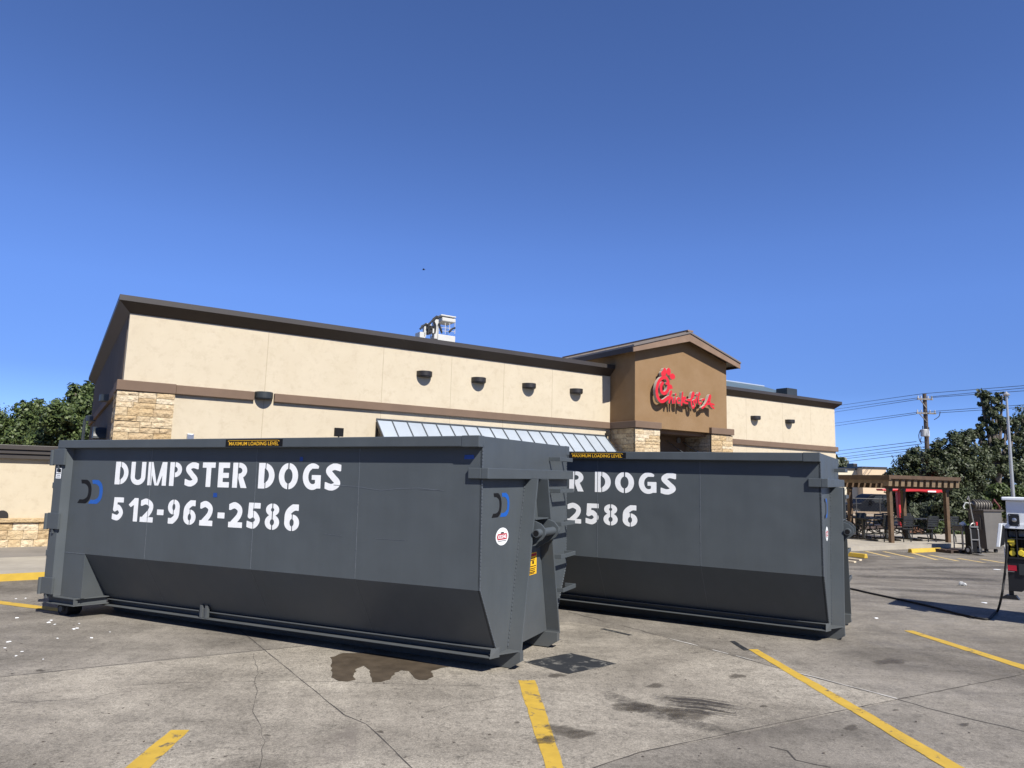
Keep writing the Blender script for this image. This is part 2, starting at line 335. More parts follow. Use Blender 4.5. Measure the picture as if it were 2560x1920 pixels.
def glyph_field(ch, X, Y, w, h):
    t, q = .082, .066          # stem and bar thickness for h = .305
    g = .013
    if ch == 'D':
        t = .092; cx = w*.32
        out = I_(U_(f_rect(X, Y, 0, cx, 0, h), f_ell(X, Y, cx, h/2, w-cx, h/2)), f_rect(X, Y, 0, w, 0, h))
        inn = I_(U_(f_rect(X, Y, t, cx, q, h-q), f_ell(X, Y, cx, h/2, w-cx-t*.95, h/2-q)), t-X)
        return I_(out, -inn, -f_rect(X, Y, t+.012, t+.012+g, -1, 1))
    if ch == 'U':
        out = I_(U_(f_rect(X, Y, 0, w, h*.36, h), f_ell(X, Y, w/2, h*.36, w/2, h*.36)), Y-h)
        inn = U_(f_rect(X, Y, t, w-t, h*.36, 2), f_ell(X, Y, w/2, h*.36, w/2-t, h*.36-q))
        return I_(out, -inn)
    if ch == 'M':
        s = t*.95
        a = f_poly(X, Y, [(w/2-s*.45, 0), (w/2+s*.1, 0), (s*1.15, h), (0, h)])
        b = f_poly(X, Y, [(w/2-s*.1, 0), (w/2+s*.45, 0), (w, h), (w-s*1.15, h)])
        return U_(f_rect(X, Y, 0, s, 0, h), f_rect(X, Y, w-s, w, 0, h), a, b)
    if ch in 'PR':
        cx = w*.42; b0 = h*.37; r = (h-b0)/2; cy = b0+r
        out = I_(U_(f_rect(X, Y, 0, cx, b0, h), f_ell(X, Y, cx, cy, w*.97-cx, r)), -X)
        inn = U_(f_rect(X, Y, t+.006, cx, cy-r+q*.9, cy+r-q*.9), f_ell(X, Y, cx, cy, w*.97-cx-t*.95, r-q*.9))
        f = U_(I_(out, -inn), f_rect(X, Y, 0, t, 0, h))
        if ch == 'R':
            leg = f_poly(X, Y, [(w-t*1.2, 0), (w, 0), (w*.62+t*.2, b0+.03), (w*.62-t*.8, b0+.03)])
            f = U_(f, I_(leg, -X+t+.006))
        return I_(f, -f_rect(X, Y, t+.002, t+.002+g, -1, 1))
    if ch == 'S':
        r2 = h/2-q/2
        p = smooth_path([(w*.93, h-q*.75), (w*.55, h-q*.55), (t*.5+w*.03, h*.73), (w*.5, h*.5), (w-t*.52, h*.27), (w*.45, q*.55), (w*.03, q*.85)], 8)
        return I_(f_line(X, Y, p, t*.92), f_rect(X, Y, 0, w, 0, h))
    if ch == 'T': return U_(f_rect(X, Y, 0, w, h-q, h), f_rect(X, Y, w/2-t/2, w/2+t/2, 0, h))
    if ch == 'E': return U_(f_rect(X, Y, 0, t, 0, h), f_rect(X, Y, 0, w, h-q, h), f_rect(X, Y, 0, w, 0, q), f_rect(X, Y, 0, w*.95, h*.48-q/2+.003, h*.48+q/2))
    if ch == 'O':
        return I_(f_ell(X, Y, w/2, h/2, w/2, h/2), -f_ell(X, Y, w/2, h/2, w/2-t*1.02, h/2-q*1.0), -f_rect(X, Y, w/2-g*.75, w/2+g*.75, -1, 1))
    if ch == 'G':
        ring = I_(f_ell(X, Y, w*.54, h/2, w*.54, h/2), -f_ell(X, Y, w*.56, h/2, w*.56-t*1.0, h/2-q), f_rect(X, Y, 0, w, 0, h))
        ring = I_(ring, -f_rect(X, Y, w*.50, 2, h*.55, h*.80), -f_poly(X, Y, [(w*.75, h*.5), (2, h*.5), (2, h*1.4), (w*.93, h*1.02)]))
        return U_(ring, f_rect(X, Y, w*.5, w, h*.38, h*.56), f_rect(X, Y, w-t, w, h*.06, h*.56))
    if ch == '-': return f_rect(X, Y, 0, w, h*.33, h*.56)
    if ch == '1': return U_(f_rect(X, Y, w-t, w, 0, h), f_poly(X, Y, [(0, h*.70), (w*.24, h*.60), (w, h*.84), (w, h), (w*.60, h)]))
    if ch == '2':
        p = smooth_path([(w*.08, h*.80), (w*.42, h-q*.6), (w-t*.62, h*.72), (w*.72, h*.46), (w*.30, h*.16)], 8)
        return I_(U_(f_line(X, Y, p, t*.92), f_rect(X, Y, 0, w, 0, q), f_poly(X, Y, [(0, 0), (w*.5, 0), (w*.5, h*.22), (0, q*.9)])), f_rect(X, Y, 0, w, 0, h))
    if ch == '5':
        p = smooth_path([(w*.22, h*.50), (w*.52, h*.56), (w-t*.58, h*.34), (w*.5, q*.58), (w*.02, q*.80)], 8)
        return I_(U_(f_rect(X, Y, w*.10, w*.95, h-q, h), f_poly(X, Y, [(w*.06, h*.42), (w*.40, h*.5), (w*.43, h), (w*.10, h)]), f_line(X, Y, p, t*.9)), f_rect(X, Y, 0, w, 0, h))
    if ch == '8':
        r1, r2 = h*.24, h*.285
        a = I_(f_ell(X, Y, w/2, h-r1, w*.46, r1), -f_ell(X, Y, w/2, h-r1, w*.46-t*.93, r1-q*.78))
        b = I_(f_ell(X, Y, w/2, r2, w*.5, r2), -f_ell(X, Y, w/2, r2, w*.5-t*.95, r2-q*.78))
        inn = U_(f_ell(X, Y, w/2, h-r1, w*.46-t*.93, r1-q*.78), f_ell(X, Y, w/2, r2, w*.5-t*.95, r2-q*.78))
        return I_(U_(a, b), -inn, -f_rect(X, Y, w/2-g*.6, w/2+g*.6, -1, 1))
    if ch in '69':
        if ch == '9': X = w-X; Y = h-Y
        r2 = h*.31
        out = f_ell(X, Y, w/2, r2, w/2, r2); inn = f_ell(X, Y, w/2, r2, w/2-t*.98, r2-q*.8)
        p = smooth_path([(w*.92, h-q*.5), (w*.6, h-q*.55), (t*.62, h*.66), (t*.5, h*.33)], 8)
        arc = I_(f_line(X, Y, p, t*.98), -inn, Y-h, X-w*.93)
        return I_(U_(I_(out, -inn), arc), -I_(f_rect(X, Y, w*.52-g*.5, w*.52+g*.5, -1, r2*2+.02), -f_line(X, Y, p, t*.7)))
    raise KeyError(ch)

def flat_glyph(mb, V, FC, xf, mi=0):
    mb.add([xf(x, y) for x, y in V], FC, mi)

def text_mesh(s, size, bold=0.0):
    cu = bpy.data.curves.new('t', 'FONT'); cu.body = s; cu.size = size; cu.offset = bold; cu.resolution_u = 4
    o = bpy.data.objects.new('t', cu); COL.objects.link(o)
    dg = bpy.context.evaluated_depsgraph_get(); me = bpy.data.meshes.new_from_object(o.evaluated_get(dg))
    V = [(v.co.x, v.co.y) for v in me.vertices]; F = [tuple(p.vertices) for p in me.polygons]
    bpy.data.objects.remove(o); bpy.data.curves.remove(cu); bpy.data.meshes.remove(me)
    x0 = min(v[0] for v in V); x1 = max(v[0] for v in V); y0 = min(v[1] for v in V); y1 = max(v[1] for v in V)
    return [((x-x0)/(x1-x0), (y-y0)/(y1-y0)) for x, y in V], F

# ------------------------------------------------------------------ ground and paving (the setting)
mb = MB()
gx = [-400, -40, 40, 400]; gy = [-120, -20, 40, 700]
mb.add([(x, y, zg(x, y)) for y in gy for x in gx], [(j*4+i, j*4+i+1, j*4+i+5, j*4+i+4) for j in range(3) for i in range(3)])
tag(mb.build('ground', M['ground'], fix=False), kind='structure')

def sheet(name, pts, m, dz, kind='structure'):
    mb = MB(); mb.add([(p[0], p[1], zg(p[0], p[1])+dz) for p in pts], [tuple(range(len(pts)))])
    o = mb.build(name, m, fix=False)
    if o.data.polygons[0].normal.z < 0: o.data.flip_normals()
    if kind: tag(o, kind=kind)
    return o
def gpx(*pts): return [G(*p) for p in pts]
def ragged(pts, seg=.12, amp=.006):
    out = []; n = len(pts)
    for i in range(n):
        a, b = Vector(pts[i][:2]), Vector(pts[(i+1) % n][:2]); k = max(1, int((b-a).length/seg))
        nr = Vector((-(b-a).y, (b-a).x)).normalized()
        for j in range(k):
            p = a.lerp(b, j/k)+nr*R_.uniform(-amp, amp); out.append((p.x, p.y))
    return out
def ext(a, b, t):   # extend a->b beyond b
    return (b[0]+(b[0]-a[0])*t, b[1]+(b[1]-a[1])*t)
# the paler, more pebbly slab nearest the lens, bounded by its joints
sheet('concrete_panel', [(-14, 8.3)]+[(p.x, p.y) for p in gpx((0,1693),(389,1655),(768,1615),(1150,1572))]+[(.9, 10.4)]+[(p.x, p.y) for p in gpx((1656,1591),(1869,1650),(2004,1687),(2247,1750),(1900,1824),(1600,1881),(1440,1935))]+[(.5, 3.0), (-14, 3.0)], M['panel'], .0015)
# parking stripes
A = gpx((427.7,1825.8),(475,1825.8),(375,1920),(313,1920)); A2 = [A[0], A[1], ext(A[1], A[2], 3), ext(A[0], A[3], 3)]
sheet('parking_stripe', ragged(A2), M['stripe'], .004)
Bq = gpx((1295.7,1702),(1338.5,1701.4),(1408.5,1920),(1363.8,1920)); sheet('parking_stripe', ragged([Bq[0], Bq[1], ext(Bq[1], Bq[2], 1), ext(Bq[0], Bq[3], 1)]), M['stripe'], .004)
Cq = gpx((1871,1623.7),(1894,1623.7),(2410.7,1920),(2361.7,1920)); sheet('parking_stripe', ragged([Cq[0], Cq[1], ext(Cq[1], Cq[2], .5), ext(Cq[0], Cq[3], .5)]), M['stripe'], .004)
Dq = gpx((2259.7,1577),(2281.4,1577),(2560,1663),(2560,1674.6)); sheet('parking_stripe', ragged([Dq[0], Dq[1], ext(Dq[1], Dq[2], .6), ext(Dq[0], Dq[3], .6)]), M['stripe'], .004)
Eq = gpx((0,1502.6),(115,1517),(115,1525.6),(0,1510.8)); sheet('parking_stripe', ragged([ext(Eq[1], Eq[0], 1), ext(Eq[0], Eq[1], .6), ext(Eq[3], Eq[2], .6), ext(Eq[2], Eq[3], 1)]), M['stripe'], .004)
# hatching by the far kerb
q = lambda x, y: (2080+x*.3496, 1340+y*.3496)
for a, b in (((240,110),(410,150)),((370,112),(590,160)),((560,118),(750,172)),((690,135),(900,180)),((900,160),(1090,192)),((1060,165),(1235,195))):
    p0, p1 = G(*q(*a)), G(*q(*b)); d = Vector((p1.x-p0.x, p1.y-p0.y)).normalized(); n = Vector((-d.y, d.x))*.06
    sheet('hatch_stripe', ragged([(p0.x-n.x, p0.y-n.y), (p1.x-n.x, p1.y-n.y), (p1.x+n.x, p1.y+n.y), (p0.x+n.x, p0.y+n.y)]), M['stripe_far'], .004)
# painted-out marks
sheet('painted_out_patch', ragged(gpx((1309,1655.5),(1422,1686),(1540.7,1660),(1426,1633)), .1, .008), M['blackout'], .004)
r6 = lambda x, y: (800+x*.3888, 1500+y*.3888)
sheet('painted_out_strip', ragged(gpx(r6(1800,187),r6(1985,230),r6(2008,226),r6(1825,184)), .1, .005), M['blackout'], .004)
r7 = lambda x, y: (1600+x*.434, 1500+y*.434)
sheet('painted_out_strip', ragged(gpx(r7(516,238),r7(600,292),r7(630,290),r7(545,237)), .1, .005), M['blackout'], .004)
# damp patch
pz = lambda x, y: (820+x*.3345, 1480+y*.3345)
wet = gpx(*[pz(*p) for p in [(20,490),(110,460),(300,455),(600,500),(900,560),(850,572),(770,590),(782,635),(740,660),(680,660),(640,635),(600,595),(550,588),(500,605),(465,655),(400,675),(340,678),(318,610),(300,575),(262,552),(215,575),(190,630),(205,655),(150,670),(80,668),(25,640),(28,560)]])
sheet('damp_patch', ragged(wet, .05, .012), M['wet'], .004)
# joints and cracks
def strip(name, pts, w, m, dz=.003, amp=.01, jag=.12):
    P2 = [Vector(p[:2]) for p in pts]; line = []
    for a, b in zip(P2[:-1], P2[1:]):
        k = max(1, int((b-a).length/jag))
        for j in range(k):
            n = Vector((-(b-a).y, (b-a).x)).normalized(); line.append(a.lerp(b, j/k)+n*R_.uniform(-amp, amp))
    line.append(P2[-1]); L_, Rr = [], []
    for i, p in enumerate(line):
        d = (line[min(i+1, len(line)-1)]-line[max(i-1, 0)]).normalized(); n = Vector((-d.y, d.x)); ww = w*R_.uniform(.45, 1.35)/2
        L_.append(p+n*ww); Rr.append(p-n*ww)
    vs = [(p.x, p.y, zg(p.x, p.y)+dz) for p in L_+Rr]; n = len(line)
    mb = MB(); mb.add(vs, [(i, n+i, n+i+1, i+1) for i in range(n-1)]); o = mb.build(name, m, fix=False)
    return tag(o, kind='structure')
r5 = lambda x, y: (x*.3888, 1500+y*.3888)
strip('expansion_joint', gpx((600,1575),r5(1600,240),r5(1760,370),r5(2212,740),r6(300,800),r6(590,1080),(1060,1950)), .011, M['joint'], amp=.003)
strip('expansion_joint', gpx((-200,1712),r5(0,497),r5(1000,390),r5(1975,295)), .009, M['joint'], amp=.004)
strip('crack', gpx(r5(850,545),r5(1300,530),r5(1700,520),r5(2212,524),r6(300,535),r6(800,548),r6(1270,560)), .0045, M['crackmat'], amp=.015)
strip('crack', gpx(r5(1640,340),r5(1650,520),r5(1648,640),r5(1620,720),r5(1695,870),r5(1690,960),r5(1675,1080),(640,1960)), .005, M['crackmat'], amp=.02)
strip('expansion_joint', gpx((1440,1935),r7(0,878),r7(700,730),r7(1500,570),r7(2212,428),(2800,1610)), .011, M['joint'], amp=.004)
strip('expansion_joint', gpx((1420,1530),r7(0,175),r7(130,212),r7(620,345),r7(930,430),r7(1490,575),r7(1750,650),r7(2200,755),(2750,1890)), .012, M['joint'], amp=.015)
for a, b in ((.03, .14), (.20, .26), (.29, .36), (.46, .60)):
    pts = gpx(*[r7(130+a*1450+0, 212+a*382), r7(130+b*1450, 212+b*382)]) if b < .5 else gpx(r7(930,426), r7(1480,570))
    strip('joint_sealant', pts, .022, M['sealant'], dz=.005, amp=.008)
strip('crack', gpx(r7(740,850),r7(840,870),r7(900,920),r7(1010,950),r7(1100,965)), .014, M['crackmat'], amp=.03)
strip('crack', gpx(r6(680,725),r6(900,670),r6(1050,645),r6(1180,615),r6(1240,600)), .0045, M['crackmat'], amp=.02)
strip('crack', gpx(r5(0,672),r5(500,640),r5(900,580)), .004, M['crackmat'], amp=.03)
# tyre scuffs and oil
def soak(m, lo, hi, sc):
    nt = m.node_tree; N = nt.nodes; L = nt.links; at = N.new('ShaderNodeAttribute'); at.attribute_name = 'cover'
    n = N.new('ShaderNodeTexNoise'); n.inputs['Scale'].default_value = sc; n.inputs['Detail'].default_value = 7; n.inputs['Roughness'].default_value = .7
    tc = [q_ for q_ in N if q_.type == 'TEX_COORD'][0]; L.new(tc.outputs['Object'], n.inputs['Vector'])
    a = N.new('ShaderNodeMath'); a.operation = 'MULTIPLY_ADD'; a.inputs[1].default_value = 1.1; L.new(n.outputs['Fac'], a.inputs[0]); a.inputs[2].default_value = -.55
    b = N.new('ShaderNodeMath'); b.operation = 'ADD'; L.new(a.outputs[0], b.inputs[0]); L.new(at.outputs['Fac'], b.inputs[1])
    r = N.new('ShaderNodeMapRange'); r.inputs[1].default_value = lo; r.inputs[2].default_value = hi; L.new(b.outputs[0], r.inputs[0])
    tr = N.new('ShaderNodeBsdfTransparent'); x = N.new('ShaderNodeMixShader'); L.new(r.outputs[0], x.inputs[0]); L.new(tr.outputs[0], x.inputs[1]); L.new(N['Principled BSDF'].outputs[0], x.inputs[2]); L.new(x.outputs[0], N['Material Output'].inputs['Surface']); return m
M['oil'] = soak(mat('oil_stain', (.095, .080, .062), .65, var=.3, vscale=9), .42, 1.5, 13)
M['scuff'] = soak(mat('tyre_rubber_mark', (.060, .052, .045), .7, var=.3, vscale=9), .12, .95, 20)
def cover(o, vals):
    a = o.data.attributes.new('cover', 'FLOAT', 'POINT'); a.data.foreach_set('value', vals)
def blob(px, py, rx, ry, name='oil_stain', m=None, dz=.0045, n=28, rough=.25):
    c = G(px, py); ex = G(px+rx, py); ey = G(px, py-ry); ax = (ex-c)*1.35; ay = (ey-c)*1.35; ph = [R_.uniform(0, 6.28) for _ in range(4)]
    vs, cv = [(c.x, c.y, zg(c.x, c.y)+dz)], [1.0]
    for q_, cc in ((.45, 1.0), (.75, .7), (1.0, .0)):
        for k in range(n):
            t = 2*math.pi*k/n; r = q_*(1+rough*(math.sin(2*t+ph[0])*.6+math.sin(3*t+ph[1])*.5+math.sin(5*t+ph[2])*.35+math.sin(9*t+ph[3])*.25))
            p = c+ax*math.cos(t)*r+ay*math.sin(t)*r; vs.append((p.x, p.y, zg(p.x, p.y)+dz)); cv.append(cc)
    fs = [(0, 1+k, 1+(k+1) % n) for k in range(n)]
    for g in range(2): fs += [(1+g*n+k, 1+g*n+n+k, 1+g*n+n+(k+1) % n, 1+g*n+(k+1) % n) for k in range(n)]
    mb = MB(); mb.add(vs, fs); o = mb.build(name, m or M['oil'], fix=False); cover(o, cv); return tag(o, kind='structure')
def scuff(pts, w, dz=.005, name='tyre_scuff', amt=.85):
    P2 = [Vector(p[:2]) for p in pts]; line = []
    for a, b in zip(P2[:-1], P2[1:]):
        k = max(1, int((b-a).length/.08)); line += [a.lerp(b, j/k) for j in range(k)]
    line.append(P2[-1]); n = len(line); vs, cv = [], []
    for i, p in enumerate(line):
        d = (line[min(i+1, n-1)]-line[max(i-1, 0)]).normalized(); nn = Vector((-d.y, d.x)); e = min(1, i/4, (n-1-i)/4)
        for o_, c_ in ((-1, 0), (-.35, amt), (.35, amt), (1, 0)): q_ = p+nn*w*o_/2; vs.append((q_.x, q_.y, zg(q_.x, q_.y)+dz)); cv.append(c_*e)
    fs = [(4*i+k, 4*i+k+1, 4*i+k+5, 4*i+k+4) for i in range(n-1) for k in range(3)]
    mb = MB(); mb.add(vs, fs); o = mb.build(name, M['scuff'], fix=False); cover(o, cv); return tag(o, kind='structure')
for k in range(13):
    y0 = 545+k*7; scuff(gpx(r7(40+k*9+R_.uniform(-30, 60), y0+R_.uniform(-3, 3)), r7(360, y0+26+R_.uniform(-3, 3)), r7(600+R_.uniform(-130, 90), y0+72)), R_.uniform(.03, .09), dz=.0042+.0003*k, amt=R_.uniform(.4, .9))
for k, (a, b, w) in enumerate([((1388,905),(1510,885),.05),((1395,870),(1500,850),.07),((1400,925),(1520,930),.06),((1385,890),(1530,900),.12)]): scuff(gpx(r6(*a), r6(*b)), w, dz=.006+.0005*k)
for k, (pts, w) in enumerate([([(2120,1440),(2300,1445),(2520,1452)],.9),([(2110,1425),(2300,1420),(2550,1418)],.8),([(2150,1470),(2350,1480),(2560,1500)],.6),([(1480,1720),(1650,1790),(1900,1850)],.3)]): scuff(gpx(*pts), w, dz=.004+.0006*k, amt=.35)
blob(*r7(290,665), 46, 13); blob(*r7(200,650), 40, 9); blob(*r7(60,628), 60, 10); blob(*r7(-60,615), 50, 9); blob(*r7(90,495), 22, 5); blob(*r7(715,614), 9, 3)
blob(*r7(1218,738), 18, 6); blob(*r7(1868,720), 11, 5); blob(*r7(1472,636), 7, 2.5); blob(*r7(1440,355), 34, 7); blob(*r7(560,440), 18, 6)
blob(*r6(1670,865), 30, 11); blob(*r6(1560,840), 40, 12); blob(*r6(1450,905), 30, 9); blob(*r6(1265,790), 7, 3, rough=.15); blob(*r6(1090,868), 5, 2); blob(*r6(1520,487), 20, 5); blob(*r5(1720,872), 8, 2.6); blob(*r5(258,455), 13, 2.5)
blob(*r6(388,850), 8, 3); blob(*r6(410,1060), 6, 2.5)
# brick-red leaf litter specks as one scattered sheet
mb = MB()
for i in range(150):
    px = R_.uniform(0, 2560); py = R_.uniform(1560, 1915); c = G(px, py)
    if (px < 1330 and py < 1500+px*.14): continue
    s = R_.uniform(.006, .02); a = R_.uniform(0, 6.28)
    z = zg(c.x, c.y)+.003
    mb.add([(c.x+s*math.cos(a+t)*(1 if k % 2 else .5), c.y+s*math.sin(a+t)*(1 if k % 2 else .5), z+R_.uniform(0, .004)) for k, t in enumerate((0, 1.57, 3.14, 4.71))], [(0, 1, 2, 3)])
tag(mb.build('leaf_specks', mat('dry_leaf', (.06, .045, .035), .9, var=.4, vscale=3), fix=False), 'small dark dry leaf specks scattered over the concrete', 'leaf litter', kind='stuff')

# raised walk on the left, with yellow kerb face
def slab(name, pts, h, m, mk=None):
    mb = MB(); n = len(pts)
    top = [(p[0], p[1], zg(p[0], p[1])+h) for p in pts]; bot = [(p[0], p[1], zg(p[0], p[1])-.05) for p in pts]
    mb.add(top+bot, [tuple(range(n))], 0); mb.add(top+bot, [(i, n+i, n+(i+1) % n, (i+1) % n) for i in range(n)], 1 if mk else 0)
    return tag(mb.build(name, [m, mk] if mk else m), kind='structure')
bw = lambda a, d: (BW(a, d, 0).x, BW(a, d, 0).y)
slab('sidewalk', [bw(-16, -1.15), bw(-.2, -.72), bw(12.6, -.72), bw(12.6, 1.9), bw(-.2, 2.0), bw(-16, 2.2)], .13, M['slab'], M['kerbpaint'])
slab('service_yard', [bw(-16, 2.2), bw(-.2, 2.0), bw(-.2, 9), bw(-16, 9)], .12, M['slab2'])
k0, k1 = G(2120, 1378), G(2400, 1368); kd = Vector((k1.x-k0.x, k1.y-k0.y)).normalized(); kn = Vector((-kd.y, kd.x))
kp = lambda s, t: (k0.x+kd.x*s+kn.x*t, k0.y+kd.y*s+kn.y*t)
slab('patio', [kp(-9, 0), kp(22, 0), kp(22, 5.6), kp(-9, 5.6)], .13, M['slab'])
M['mulch'] = mat('dark_bark_mulch', (.085, .055, .036), .95, var=.5, vscale=5, bump=.8, bscale=25)
sheet('planting_bed', [kp(-30, 5.62), kp(40, 5.62), kp(40, 9.1), kp(-30, 9.1)], M['mulch'], .07)
sheet('soil_strip', [kp(-30, 9.1), kp(40, 9.1), kp(40, 26), kp(-30, 26)], M['soil'], .06)

# ------------------------------------------------------------------ roll-off containers
W = 2.44; Z0 = .1
def make_container(label):
    root = empty('roll_off_container', label=label, cat='dumpster', group='grey roll off containers parked side by side')
    pt = M['paint']
    X = lambda u: -u
    def part(mb, name, m=pt, parent=root, bevel=.004, smooth=False):
        mb.v = [(x, y, z+Z0) for x, y, z in mb.v]
        return mb.build(name, m, parent, bevel, smooth)
    Ht, Hk, c, Hc, Lr = 2.337, .784, .376, .157, 6.60
    # tub: folded side walls and floor
    out = [(0, 2.3), (0, Hk), (c, Hc), (W-c, Hc), (W, Hk), (W, 2.3)]; th = .02
    inn = [(th, 2.3), (th, Hk+.006), (c+.008, Hc+th), (W-c-.008, Hc+th), (W-th, Hk+.006), (W-th, 2.3)]
    mb = MB(); u0, u1 = .012, Lr
    for i in range(5):
        for prof in (out, inn):
            a, b = prof[i], prof[i+1]
            mb.add([(X(u0), *a), (X(u1), *a), (X(u1), *b), (X(u0), *b)], [(0, 1, 2, 3)])
    for i in (0, 5):
        a, b = out[i], inn[i]; mb.add([(X(u0), *a), (X(u1), *a), (X(u1), *b), (X(u0), *b)], [(0, 1, 2, 3)])
    tub = part(mb, 'tub', bevel=0)
    # front end wall
    mb = MB(); mb.prism([(0, Ht), (0, Hk), (c, Hc), (c+.06, .075), (W-c-.06, .075), (W-c, Hc), (W, Hk), (W, Ht)], 0, X(0), X(.03)); part(mb, 'end_wall', bevel=.003)
    # crimped corner weld beads
    for v in (0, W):
        mb = MB()
        for z in np.arange(Hk, 2.22, .035): mb.box(X(-.004), X(.006), v-.004, v+.004, z, z+R_.uniform(.018, .033))
        for t in np.arange(0, 1, .05):
            va, z = c*t, Hk+(Hc-Hk)*t; v2 = c*(t+.035); z2 = Hk+(Hc-Hk)*(t+.035)
            if v: va, v2 = W-va, W-v2
            mb.bar((X(-.002), va, z), (X(-.002), v2, z2), .008)
        part(mb, 'weld_bead', M['weld'], bevel=0)
    # top rails
    for s in (0, 1):
        v0, v1 = (-.097, .03) if s == 0 else (W-.03, W+.097)
        mb = MB(); mb.box(X(.20), X(6.75), v0, v1, 2.226, Ht); rail = part(mb, 'top_rail', bevel=.008)
        mb = MB(); mb.box(X(-.004), X(.20), v0-(0 if s else .004), v1+(.004 if s else 0), 2.222, Ht+.004); part(mb, 'rail_cap', parent=rail, bevel=.006)
        if s == 0:
            mb = MB(); mb.prism([(X(2.6), 2.238), (X(3.51), 2.236), (X(3.51), 2.325), (X(2.6), 2.325)], 1, -.0985, -.0965)
            sg = part(mb, 'loading_label', M['black'], rail, 0)
            V, F = text_mesh('MAXIMUM LOADING LEVEL', 1, .006); mb = MB()
            mb.add([(X(3.45)+x*.79, -.0998, 2.250+y*.044) for x, y in V], F)
            mb.box(X(3.44), X(2.68), -.0997, -.0985, 2.308, 2.312)
            for sx in (X(3.47), X(2.65)): mb.bar((sx, -.0991, 2.296), (sx+(.02 if sx < -3 else -.02), -.0991, 2.311), .006, .0012, up=(0, 1, 0))
            mb.v = [(x, y, z+Z0) for x, y, z in mb.v]; mb.build('label_text', M['yellow'], sg.parent)
    # transverse bar on the end wall
    mb = MB(); mb.box(X(-.083), X(-.0005), -.036, W+.036, 1.9, 2.011); mb.box(X(-.0005), X(.15), -.036, -.0005, 1.9005, 2.0105); mb.box(X(-.0005), X(.15), W+.0005, W+.036, 1.9005, 2.0105)
    part(mb, 'end_bar', bevel=.006)
    # A-frame plates
    for s in (0, 1):
        vb, vt = (.675, 1.055)
        f = (lambda v: v) if s == 0 else (lambda v: W-v+.03)
        mb = MB(); tk = .014
        zz = [.05, 1.9]; vv = [vb-.008, vt+.028]
        pts = []
        for z, v in zip(zz, vv):
            for u in (.0, -.165):
                for d in (-tk, tk): pts.append((X(u), f(v)+d, z))
        mb.add(pts, [(0,2,6,4),(1,5,7,3),(2,3,7,6),(0,4,5,1),(4,6,7,5),(0,1,3,2)])
        pl = part(mb, 'frame_plate', bevel=.004)
        mb = MB(); g = [(X(0), f(.40)), (X(-.165), f(vb+.015)), (X(0), f(vb+.015))]
        mb.prism(g, 2, .075, .087); part(mb, 'gusset', parent=pl, bevel=0)
        mb = MB()
        for z in np.arange(.12, 1.86, .04):
            v = vb-.008+(z-.05)/1.85*(vt-vb+.036); mb.box(X(-.012), X(.004), f(v)-tk-.010 if s == 0 else f(v)+tk, f(v)-tk if s == 0 else f(v)+tk+.010, z, z+R_.uniform(.02, .037))
        part(mb, 'weld_bead', M['weld'], pl, 0)
    # hook pin and lugs
    for v in (1.02, 1.43):
        mb = MB(); prof = [(X(.0), 1.08), (X(0), 1.43), (X(-.16), 1.43), (X(-.235), 1.40), (X(-.285), 1.345), (X(-.29), 1.28), (X(-.25), 1.225)]
        mb.prism(prof, 1, v-.012, v+.012); lg = part(mb, 'hook_lug', bevel=.003)
    mb = MB(); mb.box(X(0), X(-.16), 1.035, 1.415, 1.44, 1.452); part(mb, 'lug_plate', parent=lg, bevel=.002)
    mb = MB(); mb.tube([(X(-.215), v, 1.30) for v in (.91, .915, 1.54)], .046, 20); part(mb, 'hook_pin', bevel=.004, smooth=False)
    mb = MB(); mb.tube([(X(-.215), v, 1.30) for v in (.908, .9095)], .033, 20); part(mb, 'pin_bore', M['black'], bevel=0)
    # ladder rungs
    for z, va, vb in ((2.15,1.81,2.27),(1.755,1.83,2.32),(1.345,1.875,2.37),(.95,1.87,2.39),(.535,1.955,2.405)):
        mb = MB(); h = .05
        mb.box(X(-.15), X(-.138), va, vb, z-h/2, z+h/2); mb.box(X(-.138), X(0), va, va+.012, z-h/2, z+h/2); mb.box(X(-.138), X(0), vb-.012, vb, z-h/2, z+h/2)
        part(mb, 'ladder_rung', bevel=.003)
    # lower side channels, skids
    for s in (0, 1):
        f = (lambda v: v) if s == 0 else (lambda v: W-v)
        mb = MB(); mb.box(X(.03), X(6.12), f(.325), f(.43), .142, .152); mb.box(X(.03), X(6.12), f(.415), f(.43), .073, .1415); mb.box(X(.03), X(6.12), f(.296), f(.43), .062, .0725)
        mb.add([(X(.03), f(.30), .055), (X(-.02), f(.43), .055), (X(-.02), f(.43), .155), (X(.03), f(.33), .155)], [(0, 1, 2, 3)])
        ch = part(mb, 'side_channel', bevel=.002)
        mb = MB(); mb.box(X(4.06), X(4.10), f(.295), f(.335), .075, .23); mb.box(X(4.15), X(4.19), f(.295), f(.335), .075, .23); mb.box(X(4.10), X(4.15), f(.31), f(.335), .075, .19); part(mb, 'tie_bracket', parent=ch, bevel=.002)
        mb = MB(); mb.prism([(X(6.3), -.1), (X(-.05), -.1), (X(-.163), -.02), (X(-.163), .074), (X(6.3), .074)], 1, f(.645), f(.725))
        mb.prism([(X(-.04), -.1), (X(-.165), -.019), (X(-.169), -.023), (X(-.045), -.1005)], 1, f(.60), f(.735))
        part(mb, 'skid_rail', bevel=.003)
        # roller at the rear
        mb = MB(); mb.tube([(X(6.56), f(v), .012) for v in (.06, .065, .27, .275)], [.095, .112, .112, .095], 24); wh = part(mb, 'roller', M['rubber'], bevel=0)
        mb = MB(); mb.tube([(X(6.56), f(v), .012) for v in (.03, .30)], .04, 14); part(mb, 'axle', parent=wh, bevel=0)
        # rear corner
        mb = MB(); mb.box(X(6.60), X(6.75), f(-.097), f(.05), .19, 2.225)
